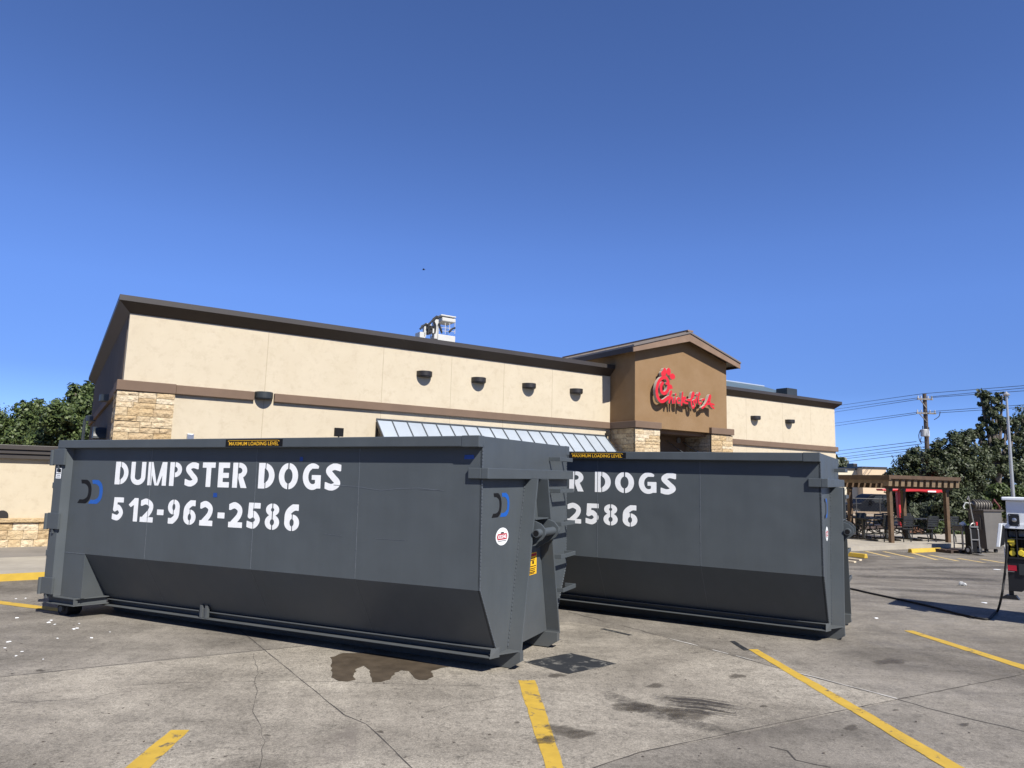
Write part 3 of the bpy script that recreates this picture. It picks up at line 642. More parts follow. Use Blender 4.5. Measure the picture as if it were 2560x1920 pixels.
        mb.prism([(X(6.60), f(-.097)), (X(6.535), f(-.0005)), (X(6.60), f(-.0005))], 2, .191, 2.2255)
        post = part(mb, 'corner_post', bevel=.003)
        mb = MB(); mb.prism([(f(-.0005), Hk), (f(-.0005), .19), (f(c), Hc-.002)], 0, X(6.098), X(6.60)); part(mb, 'rear_cheek', bevel=.003)
        mb = MB(); mb.box(X(6.1), X(6.534), f(-.004), f(-.001), Hk-.005, Hk+.005); part(mb, 'weld_bead', M['weld'], post, 0)
        mb = MB()
        pl = [(X(6.80), f(-.07)), (X(6.15), f(-.07)), (X(5.98), f(.33)), (X(6.80), f(.33))]; pl2 = [(X(6.78), f(-.005)), (X(6.19), f(-.005)), (X(6.03), f(.33)), (X(6.78), f(.33))]
        mb.prism(pl, 2, .180, .1898); mb.prism(pl, 2, .090, .1002); mb.prism(pl2, 2, .1004, .1798)
        mb.box(X(6.15), X(6.16), f(-.065), f(-.006), .1006, .1796)
        part(mb, 'rear_ledge', bevel=.002)
        for z in (2.10, 1.213, .335):
            mb = MB(); mb.box(X(6.545), X(6.79), f(-.125), f(-.0975), z-.11, z+.11); hg = part(mb, 'hinge', bevel=.004)
            mb = MB(); mb.tube([(X(6.825), f(-.11), zz) for zz in (z-.12, z+.10)], .032, 12); mb.box(X(6.66), X(6.69), f(-.118), f(-.1), z-.17, z-.111); part(mb, 'hinge_barrel', parent=hg, bevel=0)
        if s == 0:
            mb = MB(); mb.box(X(6.625), X(6.735), -.0988, -.0972, 1.80, 1.945); lb = part(mb, 'safety_label', M['white'], post, 0)
            mb = MB(); mb.box(X(6.695), X(6.632), -.0996, -.0989, 1.885, 1.935)
            for z, w in ((1.868, .1), (1.845, .075), (1.82, .085)): mb.box(X(6.68+w/2-.001), X(6.68-w/2), -.0996, -.0989, z-.004, z+.004)
            mb.box(X(6.725), X(6.705), -.0996, -.0989, 1.89, 1.93); mb.v = [(x, y, z+Z0) for x, y, z in mb.v]; mb.build('label_text', M['black'], lb.parent)
    # rear door
    mb = MB(); mb.box(X(6.765), X(6.83), -.05, W+.05, .2, 2.28)
    for k in range(5): mb.box(X(6.83), X(6.89), -.04, W+.04, .25+k*.47, .33+k*.47)
    for v in (-.03, W/2-.05, W-.07): mb.box(X(6.8305), X(6.885), v, v+.1, .34, 2.12)
    part(mb, 'rear_door', bevel=.004)
    # seams
    for u in (4.92, 3.08, 1.55):
        mb = MB(); mb.box(X(u-.004), X(u+.004), -.0025, 0, Hk+.005, 2.22)
        d = Vector((c, Hc-Hk)).normalized(); n = Vector((d.y, -d.x))*.002
        for z in (1.1, 1.32, 1.6): mb.box(X(u-.006), X(u+.006), -.005, 0, z, z+.012)
        mb.add([(X(u-.003), -.002, Hk), (X(u+.003), -.002, Hk), (X(u+.003), c-.004, Hc-.001), (X(u-.003), c-.004, Hc-.001)], [(0, 1, 2, 3)])
        part(mb, 'seam', M['weld'], tub, 0)
    # lettering
    mb = MB(); res = .006
    row1 = [('D',5.62,5.358),('U',5.308,5.021),('M',4.975,4.623),('P',4.566,4.34),('S',4.284,4.05),('T',3.98,3.759),('E',3.704,3.514),('R',3.46,3.219),('D',3.038,2.786),('O',2.718,2.425),('G',2.354,2.089),('S',2.028,1.803)]
    row2 = [('5',5.616,5.391),('1',5.301,5.114),('2',5.064,4.816),('-',4.747,4.625),('9',4.55,4.336),('6',4.263,4.043),('2',3.974,3.749),('-',3.67,3.552),('2',3.483,3.255),('5',3.183,2.965),('8',2.896,2.674),('6',2.597,2.373)]
    for row, z0, z1 in ((row1, 1.738, 2.043), (row2, 1.260, 1.566)):
        for ch, ua, ub in row:
            w, h = ua-ub, z1-z0
            V, F, S = raster(lambda x, y: glyph_field(ch, x, y, w, h), -.01, w+.01, -.01, h+.01, res)
            flat_glyph(mb, V, F, lambda x, y: (X(ua)+x, -.0015, z0+y))
    mb.v = [(x, y, z+Z0) for x, y, z in mb.v]; mb.build('lettering', M['stencil'], root, fix=False)
    # emblems
    def emblem(xf, w, h, name):
        mb = MB()
        for mi, dx in ((0, 0.0), (1, .47)):
            p = smooth_path([(-.02+dx, .93), (.22+dx, .93), (.40+dx, .78), (.45+dx, .5), (.40+dx, .22), (.22+dx, .07), (-.02+dx, .07)], 6)
            p = [(x*w, y*h) for x, y in p]
            fn = lambda x, y: I_(f_line(x, y, p, .205*h), f_rect(x, y, -1, 9, 0, h), -f_poly(x, y, [(dx*w-.2, h*.4), (dx*w+.16*w, h*.4), (dx*w+.02*w, h*1.1), (dx*w-.2, h*1.1)]), -f_poly(x, y, [(dx*w-.2, -.1*h), (dx*w-.10*w, -.1*h), (dx*w+.16*w, h*.4), (dx*w-.2, h*.4)]))
            V, F, S = raster(fn, -.05, w*1.05, -.01, h+.01, .005); flat_glyph(mb, V, F, xf, mi)
        mb.v = [(x, y, z+Z0) for x, y, z in mb.v]; mb.build(name, [M['black'], M['blue']], root, fix=False)
    emblem(lambda x, y: (X(6.34)+x, -.0015, 1.465+y), .50, .325, 'emblem')
    emblem(lambda x, y: (X(-.0015), .245+x, 1.495+y), .42, .255, 'emblem')
    # round maker's sticker on the end wall
    mb = MB(); cv, cz, rr = .487, 1.287, .135; rz = .09
    rz = .092
    ring = lambda ru, rz, d: [(X(-d), cv+ru*math.cos(2*math.pi*k/40), cz+rz*math.sin(2*math.pi*k/40)) for k in range(40)]
    mb.add(ring(.157, .093, .0015), [tuple(range(40))]); st = part(mb, 'round_sticker', M['white'], root, 0)
    mb = MB(); mb.prism([(cv-.13, cz-.002), (cv-.11, cz+.03), (cv+.11, cz+.03), (cv+.13, cz-.002), (cv+.11, cz-.034), (cv-.11, cz-.034)], 0, X(-.0018), X(-.0026)); mb.v = [(x, y, z+Z0) for x, y, z in mb.v]; mb.build('sticker_badge', M['red'], st.parent)
    V, F = text_mesh('KEGFAB', 1, .03); mb = MB(); mb.add([(X(-.0034), cv-.10+x*.2, cz-.022+y*.04) for x, y in V], F); mb.v = [(x, y, z+Z0) for x, y, z in mb.v]; mb.build('sticker_text', M['white'], st.parent)
    mb = MB(); mb.box(X(-.0018), X(-.0026), cv-.04, cv+.04, cz+.032, cz+.046); mb.box(X(-.0018), X(-.0026), cv-.1, cv+.1, cz-.050, cz-.044); mb.v = [(x, y, z+Z0) for x, y, z in mb.v]; mb.build('sticker_bar', M['black'], st.parent)
    # yellow warning decal between the A-frame plates
    mb = MB(); mb.box(X(-.0012), X(-.002), 1.15, 1.44, .79, 1.04); wd = part(mb, 'warning_decal', M['yellow'], root, 0)
    mb = MB(); mb.box(X(-.0022), X(-.0028), 1.16, 1.43, 1.0, 1.03, 1)
    for z, w in ((.975, .2), (.955, .16), (.885, .24), (.86, .22), (.84, .18), (.82, .2), (.805, .15)): mb.box(X(-.0022), X(-.0028), 1.30-w/2, 1.30+w/2, z-.005, z+.005, 0)
    mb.box(X(-.0022), X(-.0028), 1.2, 1.26, .90, .945, 0); mb.box(X(-.0022), X(-.0028), 1.31, 1.36, .91, .945, 0)
    mb.v = [(x, y, z+Z0) for x, y, z in mb.v]; mb.build('decal_print', [M['black'], M['red']], wd.parent)
    return root
M['stencil'] = mat('white_stencil_paint', (.78, .79, .79), .55, var=.06, vscale=9)
def place_container(root, x, y, th, su, sv_, zo):
    phi = th-math.pi
    m = Euler((sv_, su, phi), 'XYZ').to_matrix()
    root.rotation_euler = (sv_, su, phi); root.location = Vector((x, y, zo))-m.col[2]*Z0
D1 = make_container('nearer grey roll off container with full white phone number and blue tape scraps')
place_container(D1, -.2525, 7.283, 2.7014, -.0094, .0093, 0)
D2 = copy_tree(D1); D2['label'] = 'farther grey roll off container, partly hidden behind the other one'
for ch in D2.children:
    if ch.name.startswith('lettering'): ch.location.x -= .085      # this one was stencilled a hand's breadth further back
place_container(D2, 4.0043, 9.1047, 2.6247, -.0003, .0053, .0102)
for u, z, w, h in ((2.388, 2.091, .05, .05), (3.731, 1.64, .07, .055), (.157, 2.121, .12, .045)):
    mb = MB(); mb.add([(-u-w/2, -.002, z+Z0-h/2), (-u+w/2, -.002, z+Z0-h/2+.004), (-u+w/2*.9, -.004, z+Z0+h/2), (-u-w/2*.9, -.003, z+Z0+h/2)], [(0, 1, 2, 3)])
    mb.build('tape_patch', M['tape'], D1)
mb = MB()
for pts in ([(1.9,1.80),(1.6,1.79),(1.25,1.755),(1.0,1.78),(.75,1.79),(.45,1.77)], [(2.0,1.25),(1.75,1.24)], [(1.3,1.235),(.9,1.235)], [(.75,1.775),(.5,1.772)]):
    for a, b in zip(pts[:-1], pts[1:]): mb.bar((-a[0], -.001, a[1]+Z0), (-b[0], -.001, b[1]+Z0), .002, .007 if pts[0][0] > 1.8 and pts[0][1] > 1.5 else .004)
mb.build('scratch', M['scratch'], D1)

# ------------------------------------------------------------------ restaurant building
M['stucco'] = mat('cream_stucco', (.605, .528, .395), .9, vscale=1.4, bump=.5, bscale=130, spec=.2, col2=(.56, .482, .352), detail=9)
def blotch(m, col, lo, hi, sc, fac):
    nt = m.node_tree; N = nt.nodes; L = nt.links; b = N['Principled BSDF']; cur = b.inputs['Base Color'].links[0].from_socket
    tc = [n for n in N if n.type == 'TEX_COORD'][0]; n = N.new('ShaderNodeTexNoise'); n.inputs['Scale'].default_value = sc; n.inputs['Detail'].default_value = 10; n.inputs['Roughness'].default_value = .75
    L.new(tc.outputs['Object'], n.inputs['Vector']); r = N.new('ShaderNodeValToRGB'); r.color_ramp.elements[0].position = lo; r.color_ramp.elements[1].position = hi
    r.color_ramp.elements[1].color = (fac, fac, fac, 1); L.new(n.outputs['Fac'], r.inputs[0])
    x = N.new('ShaderNodeMixRGB'); L.new(r.outputs[0], x.inputs[0]); L.new(cur, x.inputs[1]); x.inputs[2].default_value = (*col, 1); L.new(x.outputs[0], b.inputs['Base Color'])
blotch(M['stucco'], (.43, .36, .26), .50, .66, 4.2, .6)
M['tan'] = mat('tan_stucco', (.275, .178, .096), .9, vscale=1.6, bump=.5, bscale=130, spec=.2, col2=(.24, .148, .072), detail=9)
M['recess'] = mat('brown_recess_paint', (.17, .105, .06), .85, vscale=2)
M['band'] = mat('brown_trim', (.160, .105, .070), .85, vscale=2, bump=.25, bscale=120, var=.08)
M['soffit'] = mat('dark_brown_soffit', (.032, .020, .014), .6, vscale=2, var=.15)
M['fascia'] = mat('bronze_fascia_metal', (.046, .039, .034), .45, vscale=1.5, var=.1)
M['board'] = mat('brown_gable_board', (.215, .140, .092), .7, vscale=2.2, var=.15)
M['roofmetal'] = mat('pale_seamed_metal', (.50, .56, .62), .35, .35, vscale=.8, var=.08)
M['gablemetal'] = mat('taupe_roof_metal', (.20, .17, .145), .45, .2, vscale=.8, var=.08)
M['seam'] = mat('dark_roof_seam', (.07, .08, .09), .5, var=.1)
M['roofteal'] = mat('slate_blue_roof', (.09, .13, .15), .45, vscale=2)
M['membrane'] = mat('roof_membrane', (.5, .49, .46), .9)
M['jointline'] = mat('stucco_joint', (.40, .33, .235), .95, var=.1)
M['lamp'] = mat('dark_bronze_lamp', (.022, .019, .017), .45, var=.15)
M['lamp2'] = mat('dark_slate_lamp', (.03, .036, .038), .45, var=.15)
M['glass'] = mat('dark_window_glass', (.012, .016, .020), .06, var=.1, spec=.8)
M['mortar'] = mat('grey_mortar', (.20, .16, .115), .95, var=.15)
def stone_mat():
    m = mat('buff_limestone', (.5, .38, .22), .92, bump=1.0, bscale=14, spec=.2, vscale=4)
    nt = m.node_tree; N = nt.nodes; L = nt.links; b = N['Principled BSDF']
    g = N.new('ShaderNodeNewGeometry'); r = N.new('ShaderNodeValToRGB'); e = r.color_ramp.elements
    cols = [(0, (.60, .50, .34)), (.2, (.46, .34, .19)), (.4, (.53, .41, .25)), (.6, (.67, .59, .44)), (.8, (.42, .31, .18)), (1, (.57, .46, .30))]
    while len(e) < len(cols): e.new(.5)
    for i, (p, c) in enumerate(cols): e[i].position = p; e[i].color = (*c, 1)
    L.new(g.outputs['Random Per Island'], r.inputs[0])
    tc = [n for n in N if n.type == 'TEX_COORD'][0]
    n = N.new('ShaderNodeTexNoise'); n.inputs['Scale'].default_value = 9; n.inputs['Detail'].default_value = 8; n.inputs['Roughness'].default_value = .7; L.new(tc.outputs['Object'], n.inputs['Vector'])
    r2 = N.new('ShaderNodeValToRGB'); r2.color_ramp.elements[0].position = .3; r2.color_ramp.elements[0].color = (.62, .55, .48, 1); r2.color_ramp.elements[1].position = .6
    L.new(n.outputs['Fac'], r2.inputs[0]); x = N.new('ShaderNodeMixRGB'); x.blend_type = 'MULTIPLY'; x.inputs[0].default_value = .8
    L.new(r.outputs[0], x.inputs[1]); L.new(r2.outputs[0], x.inputs[2]); L.new(x.outputs[0], b.inputs['Base Color'])
    bp = [q for q in N if q.type == 'BUMP'][0]; bp.inputs['Distance'].default_value = .05
    return m
M['stone'] = stone_mat()

def ashlar(mb, w, h, xf, seed, mn=(.15, .085), mx=(.60, .19), gap=.008, depth=(.05, .085)):
    """irregular coursed blocks; xf(s, t, out) -> local point"""
    rg = random.Random(seed); rects = []
    def split(x0, y0, x1, y1):
        W_, H_ = x1-x0, y1-y0
        if W_ > mx[0] or H_ > mx[1]:
            if (H_/mx[1] > W_/mx[0] or W_ < 2*mn[0]) and H_ > 2*mn[1]:
                c = y0+max(mn[1], min(H_-mn[1], H_*rg.uniform(.3, .7))); split(x0, y0, x1, c); split(x0, c, x1, y1); return
            if W_ > 2*mn[0]:
                c = x0+max(mn[0], min(W_-mn[0], W_*rg.uniform(.3, .7))); split(x0, y0, c, y1); split(c, y0, x1, y1); return
        rects.append((x0, y0, x1, y1))
    split(0, 0, w, h)
    for x0, y0, x1, y1 in rects:
        x0 += gap/2; x1 -= gap/2; y0 += gap/2; y1 -= gap/2; d = rg.uniform(*depth); nx = max(2, int((x1-x0)/.09)); ny = max(2, int((y1-y0)/.06))
        vs = []; fs = []
        for j in range(ny+1):
            for i in range(nx+1):
                edge = i in (0, nx) or j in (0, ny)
                vs.append(xf(x0+(x1-x0)*i/nx, y0+(y1-y0)*j/ny, d-(.014 if edge else 0)+rg.uniform(-.011, .011)*(0.4 if edge else 1)))
        for j in range(ny):
            for i in range(nx): fs.append((j*(nx+1)+i, j*(nx+1)+i+1, (j+1)*(nx+1)+i+1, (j+1)*(nx+1)+i))
        per = [i for i in range(nx)]+[j*(nx+1)+nx for j in range(ny)]+[ny*(nx+1)+nx-i for i in range(nx)]+[(ny-j)*(nx+1) for j in range(ny)]
        o = len(vs)
        for k in per:
            j, i = divmod(k, nx+1); vs.append(xf(x0+(x1-x0)*i/nx, y0+(y1-y0)*j/ny, 0))
        for a in range(len(per)):
            b_ = (a+1) % len(per); fs.append((per[a], o+a, o+b_, per[b_]))
        mb.add(vs, fs)

bld = frame('restaurant', B0, DA, 'long cream stucco restaurant with dark eaves and brown gabled entrance tower', 'building')
def bpart(mb, name, m, parent=None, bevel=0, smooth=False): return mb.build(name, m, parent or bld, bevel, smooth)
TA0, TA1, TD = 13.10, 17.08, -1.109
RB, RD = 28.04, 2.135
mb = MB(); mb.box(0, 17.0, 0, 15.6, -.5, 5.2); wall = bpart(mb, 'wall', M['stucco'])
mb = MB(); mb.box(17.0, RB, RD, 15.6, -.5, 5.5); bpart(mb, 'wing_wall', M['stucco'])
for a in (2.83, 5.656, 7.59, 9.238, 10.90): mb = MB(); mb.box(a-.006, a+.006, -.0015, .002, -.1, 5.11); bpart(mb, 'control_joint', M['jointline'], wall)
for a in (22.06, 24.36, 26.28): mb = MB(); mb.box(a-.006, a+.006, RD-.0015, RD+.002, -.1, 5.39); bpart(mb, 'control_joint', M['jointline'], wall)
mb = MB(); mb.box(-.012, -.0005, .28, 15.59, -.5, 5.115); bpart(mb, 'side_wall_shade', mat('shade_tone_stucco', (.125, .104, .083), .9, vscale=1.4, bump=.5, bscale=130, spec=.2))  # darker stucco colour stands in for shade on the left end wall
# trim band
mb = MB(); zb0, zb1 = 3.488, 3.70
mb.box(.993, 2.60, -.085, 0, zb0+.006, zb1-.01); mb.box(3.04, TA0, -.085, 0, zb0+.006, zb1-.01)
mb.box(-.12, .99, -.115, -.001, zb0, zb1); mb.box(-.115, -.0125, -.0005, .9, zb0+.001, zb1-.001); mb.box(-.085, -.0125, .903, 15.6, zb0+.006, zb1-.01)
mb.box(TA1+.02, RB+.09, RD-.085, RD, zb0, zb1); mb.box(RB, RB+.088, RD+.0005, 15.6, zb0+.001, zb1-.001)
bpart(mb, 'trim_band', M['band'], bevel=.012)
# stone corner pier
mb = MB(); mb.box(-.06, .97, -.055, 0, -.3, 3.485); mb.box(-.055, 0, .001, .85, -.3, 3.485); bk = bpart(mb, 'stone_pier', M['mortar'])
mb = MB(); ashlar(mb, 1.08, 3.70, lambda s, t, o: (-.10+s, -.050-o*.75, -.22+t), 5)
ashlar(mb, .92, 3.70, lambda s, t, o: (-.050-o*.75, .85-s, -.22+t), 6); bpart(mb, 'stone_veneer', M['stone'], bk)
# eaves
def eaves(corners, prof, name_f, name_s, closed=False):
    # corners: list of (a, d, outward normal sums)
    n = len(corners)
    for nm, segs, m in ((name_s, [0], M['soffit']), (name_f, [1, 2, 3], M['fascia'])):
        mb = MB()
        for (a0, d0, n0), (a1, d1, n1) in zip(corners[:-1], corners[1:]):
            for s in segs:
                (o0, z0), (o1, z1) = prof[s], prof[s+1]
                mb.add([(a0+n0[0]*o0, d0+n0[1]*o0, z0), (a1+n1[0]*o0, d1+n1[1]*o0, z0), (a1+n1[0]*o1, d1+n1[1]*o1, z1), (a0+n0[0]*o1, d0+n0[1]*o1, z1)], [(0, 1, 2, 3)])
        bpart(mb, nm, m)
eaves([(0, 15.6, (-1, 1)), (0, 0, (-1, -1)), (TA0-.02, 0, (0, -1))], [(.002, 5.113), (.235, 5.322), (.235, 5.438), (.03, 5.45), (-.15, 5.40)], 'fascia', 'soffit')
eaves([(TA1+.01, RD, (0, -1)), (RB, RD, (1, -1)), (RB, 15.6, (1, 1))], [(.002, 5.398), (.235, 5.605), (.235, 5.722), (.03, 5.735), (-.15, 5.68)], 'fascia', 'soffit')
mb = MB(); mb.add([(-.05, -.05, 5.40), (17, -.05, 5.40), (17, 15.6, 5.40), (-.05, 15.6, 5.40)], [(0, 1, 2, 3)]); mb.add([(17, RD-.05, 5.68), (RB+.05, RD-.05, 5.68), (RB+.05, 15.6, 5.68), (17, 15.6, 5.68)], [(0, 1, 2, 3)])
bpart(mb, 'flat_roof', M['membrane'])
# hipped roof and vent behind the wing parapet
a0, z0 = Bp(1815, 953, 5); a1, z1 = Bp(1908, 966, 5)
mb = MB(); mb.add([(17.1, 5, z0+.02), (a1, 5, z1), (a1+2.0, 2.9, 5.70), (17.1, 2.9, 5.70), (a1+2.0, 9, 5.70), (17.1, 9, 5.70)], [(0, 1, 2, 3), (1, 4, 2), (0, 5, 4, 1)])
hr = bpart(mb, 'hip_roof', M['roofteal'])
mb = MB(); mb.bar((17.1, 4.98, z0+.03), (a1, 4.98, z1+.01), .10, .05); bpart(mb, 'ridge_cap', M['roofmetal'], hr)
va, vz = Bp(1968, 969, 3.4); vb, vz2 = Bp(1993, 971, 3.4)
mb = MB(); mb.box(va, vb, 3.4, 4.0, 5.6, vz); bpart(mb, 'roof_vent', M['lamp2'], bevel=.02)
# entrance tower
AX = (TA0+TA1)/2; RZ = 6.565; SL = .297; HW = 2.33; OV = .30
mb = MB(); zl = lambda a: RZ-SL*abs(a-AX)-.10
mb.prism([(TA0, 3.52), (TA1, 3.52), (TA1, zl(TA1)), (AX, zl(AX)), (TA0, zl(TA0))], 1, TD, 5.0); tower = bpart(mb, 'tower_wall', M['tan'])
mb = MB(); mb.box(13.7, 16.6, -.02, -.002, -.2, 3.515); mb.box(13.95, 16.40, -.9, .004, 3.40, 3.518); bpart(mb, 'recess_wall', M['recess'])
for s in (-1, 1):
    mb = MB(); e = AX+s*HW
    mb.prism([(AX, RZ), (e, RZ-SL*HW), (e, RZ-SL*HW-.05), (AX, RZ-.05)], 1, TD-OV-.03, 5.0); rf = bpart(mb, 'gable_roof', M['gablemetal'])
    mb = MB()
    for k in range(9):
        d = TD-OV+.05+k*.6; mb.bar((AX, d, RZ+.012), (e, d, RZ-SL*HW+.012), .02, .03)
    bpart(mb, 'standing_seam', M['gablemetal'], rf)
    mb = MB(); mb.prism([(AX, RZ-.052), (e, RZ-SL*HW-.052), (e, RZ-SL*HW-.215), (AX, RZ-.30)], 1, TD-OV, TD-OV+.04); bpart(mb, 'barge_board', M['board'], bevel=.004)
    mb = MB(); mb.prism([(AX, RZ-.101), (e-s*.03, RZ-SL*(HW-.03)-.101), (e-s*.03, RZ-SL*(HW-.03)-.14), (AX, RZ-.14)], 1, TD-OV+.041, 5.0); mb.box(e-s*.03, e, TD-OV+.041, 5, RZ-SL*HW-.2, RZ-SL*HW-.053); bpart(mb, 'gable_soffit', M['soffit'])
mb = MB(); mb.bar((AX, TD-OV-.03, RZ+.02), (AX, 5, RZ+.02), .24, .05); bpart(mb, 'ridge_cap', M['board'])
# stone piers of the entrance
for a0, a1, sd_ in ((13.10, 14.03, 11), (16.32, 17.26, 12)):
    mb = MB(); mb.box(a0+.02, a1-.02, TD-.03, .0-.002, -.3, 3.488); bk = bpart(mb, 'entrance_pier', M['mortar'])
    mb = MB(); ashlar(mb, a1-a0+.06, 3.66, lambda s, t, o: (a0-.03+s, TD-.028-o*.5, -.18+t), sd_)
    for side in (0, 1):
        xx, sg = (a0+.022, -1) if side == 0 else (a1-.022, 1)
        ashlar(mb, 1.05, 3.66, lambda s, t, o: (xx+sg*o*.5, TD+.03+s, -.18+t), sd_+3+side)
    bpart(mb, 'stone_veneer', M['stone'], bk)
    mb = MB(); mb.box(a0-.07, a1+.05, TD-.11, -.003 if a0 < 14 else TD+.5, 3.492, 3.690); bpart(mb, 'pier_cap', M['band'], bk, bevel=.012)
# wall lamps
def half_lamp(a, z0, z1, w=.42, d0=0, m=None):
    mb = MB(); n = 20; pts = [(a-w/2*math.cos(math.pi*k/n), d0-w*.58*math.sin(math.pi*k/n)) for k in range(n+1)]
    mb.prism(pts, 2, z0+.02, z1); pts2 = [(a+(x-a)*.93, d0+(y-d0)*.93) for x, y in pts]; mb.prism(pts2, 2, z0, z0+.0195)
    return bpart(mb, 'wall_lamp', m or M['lamp'], bevel=.004)
for a in (6.79, 8.41, 10.06, 11.75): half_lamp(a, 4.45, 4.595)
half_lamp(2.815, 3.535, 3.70, .40, 0, M['lamp2'])
for a in (22.55, 24.75): half_lamp(a, 4.535, 4.685, .46, RD)
def side_lamp(d, z0, z1, w=.42):
    mb = MB(); n = 20; pts = [(-w/2*math.sin(math.pi*k/n), d+w/2*math.cos(math.pi*k/n)) for k in range(n+1)]
    mb.prism(pts, 2, z0, z1); return bpart(mb, 'wall_lamp', M['lamp2'], bevel=.004)
side_lamp(3.3, 3.50, 3.66, .55); side_lamp(11.6, 3.46, 3.62, .55)
mb = MB(); n = 16
mb.prism([(4.3+.34*math.cos(math.pi*k/n), 2.62+.30*math.sin(math.pi*k/n)) for k in range(n+1)], 0, -.30, -.001); bpart(mb, 'service_hood', M['lamp2'], bevel=.01)
# floods and camera
def flood(a, d, z, w, h, m, stem):
    mb = MB(); mb.box(a-w/2, a+w/2, d-.04, d+.05, z-h/2, z+h/2); mb.box(a-w*.42, a+w*.42, d-.043, d-.0405, z-h*.4, z+h*.4)
    if stem: mb.tube([(a, d, z-h/2), (a, d, z-h/2-.22), (a, -.001, z-h/2-.24)], .018, 8)
    else: mb.box(a-.02, a+.02, d+.0505, -.001, z-.03, z+.03)
    return bpart(mb, 'floodlight', m, bevel=.006)
flood(1.33, -.2, 2.60, .13, .12, M['steel'], False); flood(4.52, -.3, 2.88, .20, .20, M['black'], True)
flood(12.95, -.1, 3.335, .10, .15, M['lamp'], False)
# metal awning over the windows
AA0, AA1 = 5.545, 12.92; azt = 3.258
mb = MB(); mb.prism([(-.001, azt), (-.95, azt-.85), (-.95, azt-.89), (-.001, azt-.04)], 0, AA0, AA1); aw = bpart(mb, 'awning', M['roofmetal'])
mb = MB()
for k in range(19):
    a = AA0+.01+(AA1-AA0-.02)*k/18; mb.bar((a, -.012, azt+.006), (a, -.955, azt-.838), .022, .03)
mb.box(AA0, AA1, -.03, -.0015, azt+.012, azt+.04); bpart(mb, 'standing_seam', M['seam'], aw)
for a in (AA0+.02, AA1-.02):
    mb = MB(); mb.bar((a, -.03, azt-.07), (a, -.92, azt-.88), .05, .06); mb.bar((a, -.03, azt-.90), (a, -.92, azt-.90), .05); mb.bar((a, -.03, azt-.05), (a, -.03, azt-.9), .05); mb.bar((a, -.45, azt-.5), (a, -.05, azt-.86), .04); bpart(mb, 'awning_truss', M['lamp'], aw)
# windows under the awning and glazed doors in the recess
for k in range(4):
    a = 6.1+k*1.6; mb = MB(); mb.box(a, a+1.4, -.012, .02, .75, 2.25); wf = bpart(mb, 'window', M['glass'])
    mb = MB(); mb.box(a-.06, a, -.05, -.001, .69, 2.31); mb.box(a+1.4, a+1.46, -.05, -.001, .69, 2.31); mb.box(a+.001, a+1.399, -.05, -.001, 2.2505, 2.31); mb.box(a+.001, a+1.399, -.05, -.001, .69, .7495); bpart(mb, 'window_frame', M['lamp'], wf)
mb = MB(); mb.box(14.4, 15.95, -.04, -.021, -.02, 2.35); dr = bpart(mb, 'door', M['glass'])
mb = MB()
for a in (14.35, 15.14, 15.95): mb.box(a, a+.06, -.09, -.041, -.05, 2.4)
bpart(mb, 'door_frame', M['lamp'], dr)
# entry canopy hung on rods in the recess
mb = MB(); mb.box(14.15, 16.2, -1.0, -.02, 2.62, 2.74); cn = bpart(mb, 'entry_canopy', M['lamp'], bevel=.01)
for a in (15.46, 16.56-.36):
    mb = MB(); mb.tube([(a, -.0, 3.27), (a+.15, -.85, 2.75)], .014, 8); bpart(mb, 'tie_rod', M['steel'], cn)
mb = MB(); mb.tube([(16.0, -.0, 3.30), (16.0, -.06, 3.30)], .09, 16); bpart(mb, 'recess_lamp', M['steel'])

# ------------------------------------------------------------------ script sign
M['signred'] = mat('red_sign_face', (.56, .008, .020), .6, var=.05)
M['signside'] = mat('ivory_sign_return', (.50, .45, .38), .45, var=.06)
ST = {'C': [(14.213,4.444),(14.067,4.347),(13.951,4.309),(13.836,4.363),(13.769,4.483),(13.75,4.636),(13.779,4.779),(13.855,4.914),(13.952,5.001),(14.068,5.048),(14.166,5.015),(14.22,4.907),(14.234,4.78),(14.194,4.662),(14.106,4.576),(14.029,4.562),(13.951,4.605),(13.923,4.694),(13.942,4.809),(13.99,4.863)],
 'h': [(14.203,4.436),(14.286,4.5),(14.341,4.59),(14.357,4.642),(14.317,4.624),(14.285,4.486),(14.261,4.299)], 'h2': [(14.267,4.342),(14.321,4.446),(14.380,4.452),(14.400,4.390),(14.415,4.30)],
 'i': [(14.510,4.465),(14.498,4.38),(14.500,4.315)], 'c': [(14.705,4.450),(14.645,4.470),(14.600,4.397),(14.635,4.322),(14.705,4.335)],
 'k': [(14.829,4.648),(14.808,4.502),(14.78,4.27)], 'k2': [(14.797,4.401),(14.878,4.501),(14.949,4.5),(14.898,4.423),(14.827,4.403),(14.908,4.359),(15.039,4.341)], 'hy': [(15.02,4.441),(15.112,4.463)],
 'f': [(15.111,4.434),(15.245,4.525),(15.319,4.648),(15.288,4.696),(15.236,4.612),(15.203,4.434),(15.233,4.263),(15.294,4.224),(15.347,4.33),(15.296,4.428),(15.41,4.481)],
 'i2': [(15.432,4.545),(15.415,4.45),(15.42,4.395)], 'l': [(15.585,4.66),(15.555,4.705),(15.525,4.60),(15.520,4.44),(15.570,4.375),(15.64,4.40)], 'hy2': [(15.682,4.496),(15.787,4.535)],
 'A': [(15.679,4.246),(15.806,4.323),(15.935,4.48),(16.012,4.635),(16.049,4.675),(16.065,4.625),(16.025,4.488),(16.082,4.344),(16.21,4.28)], 'A2': [(15.838,4.369),(16.019,4.406),(16.212,4.392)]}
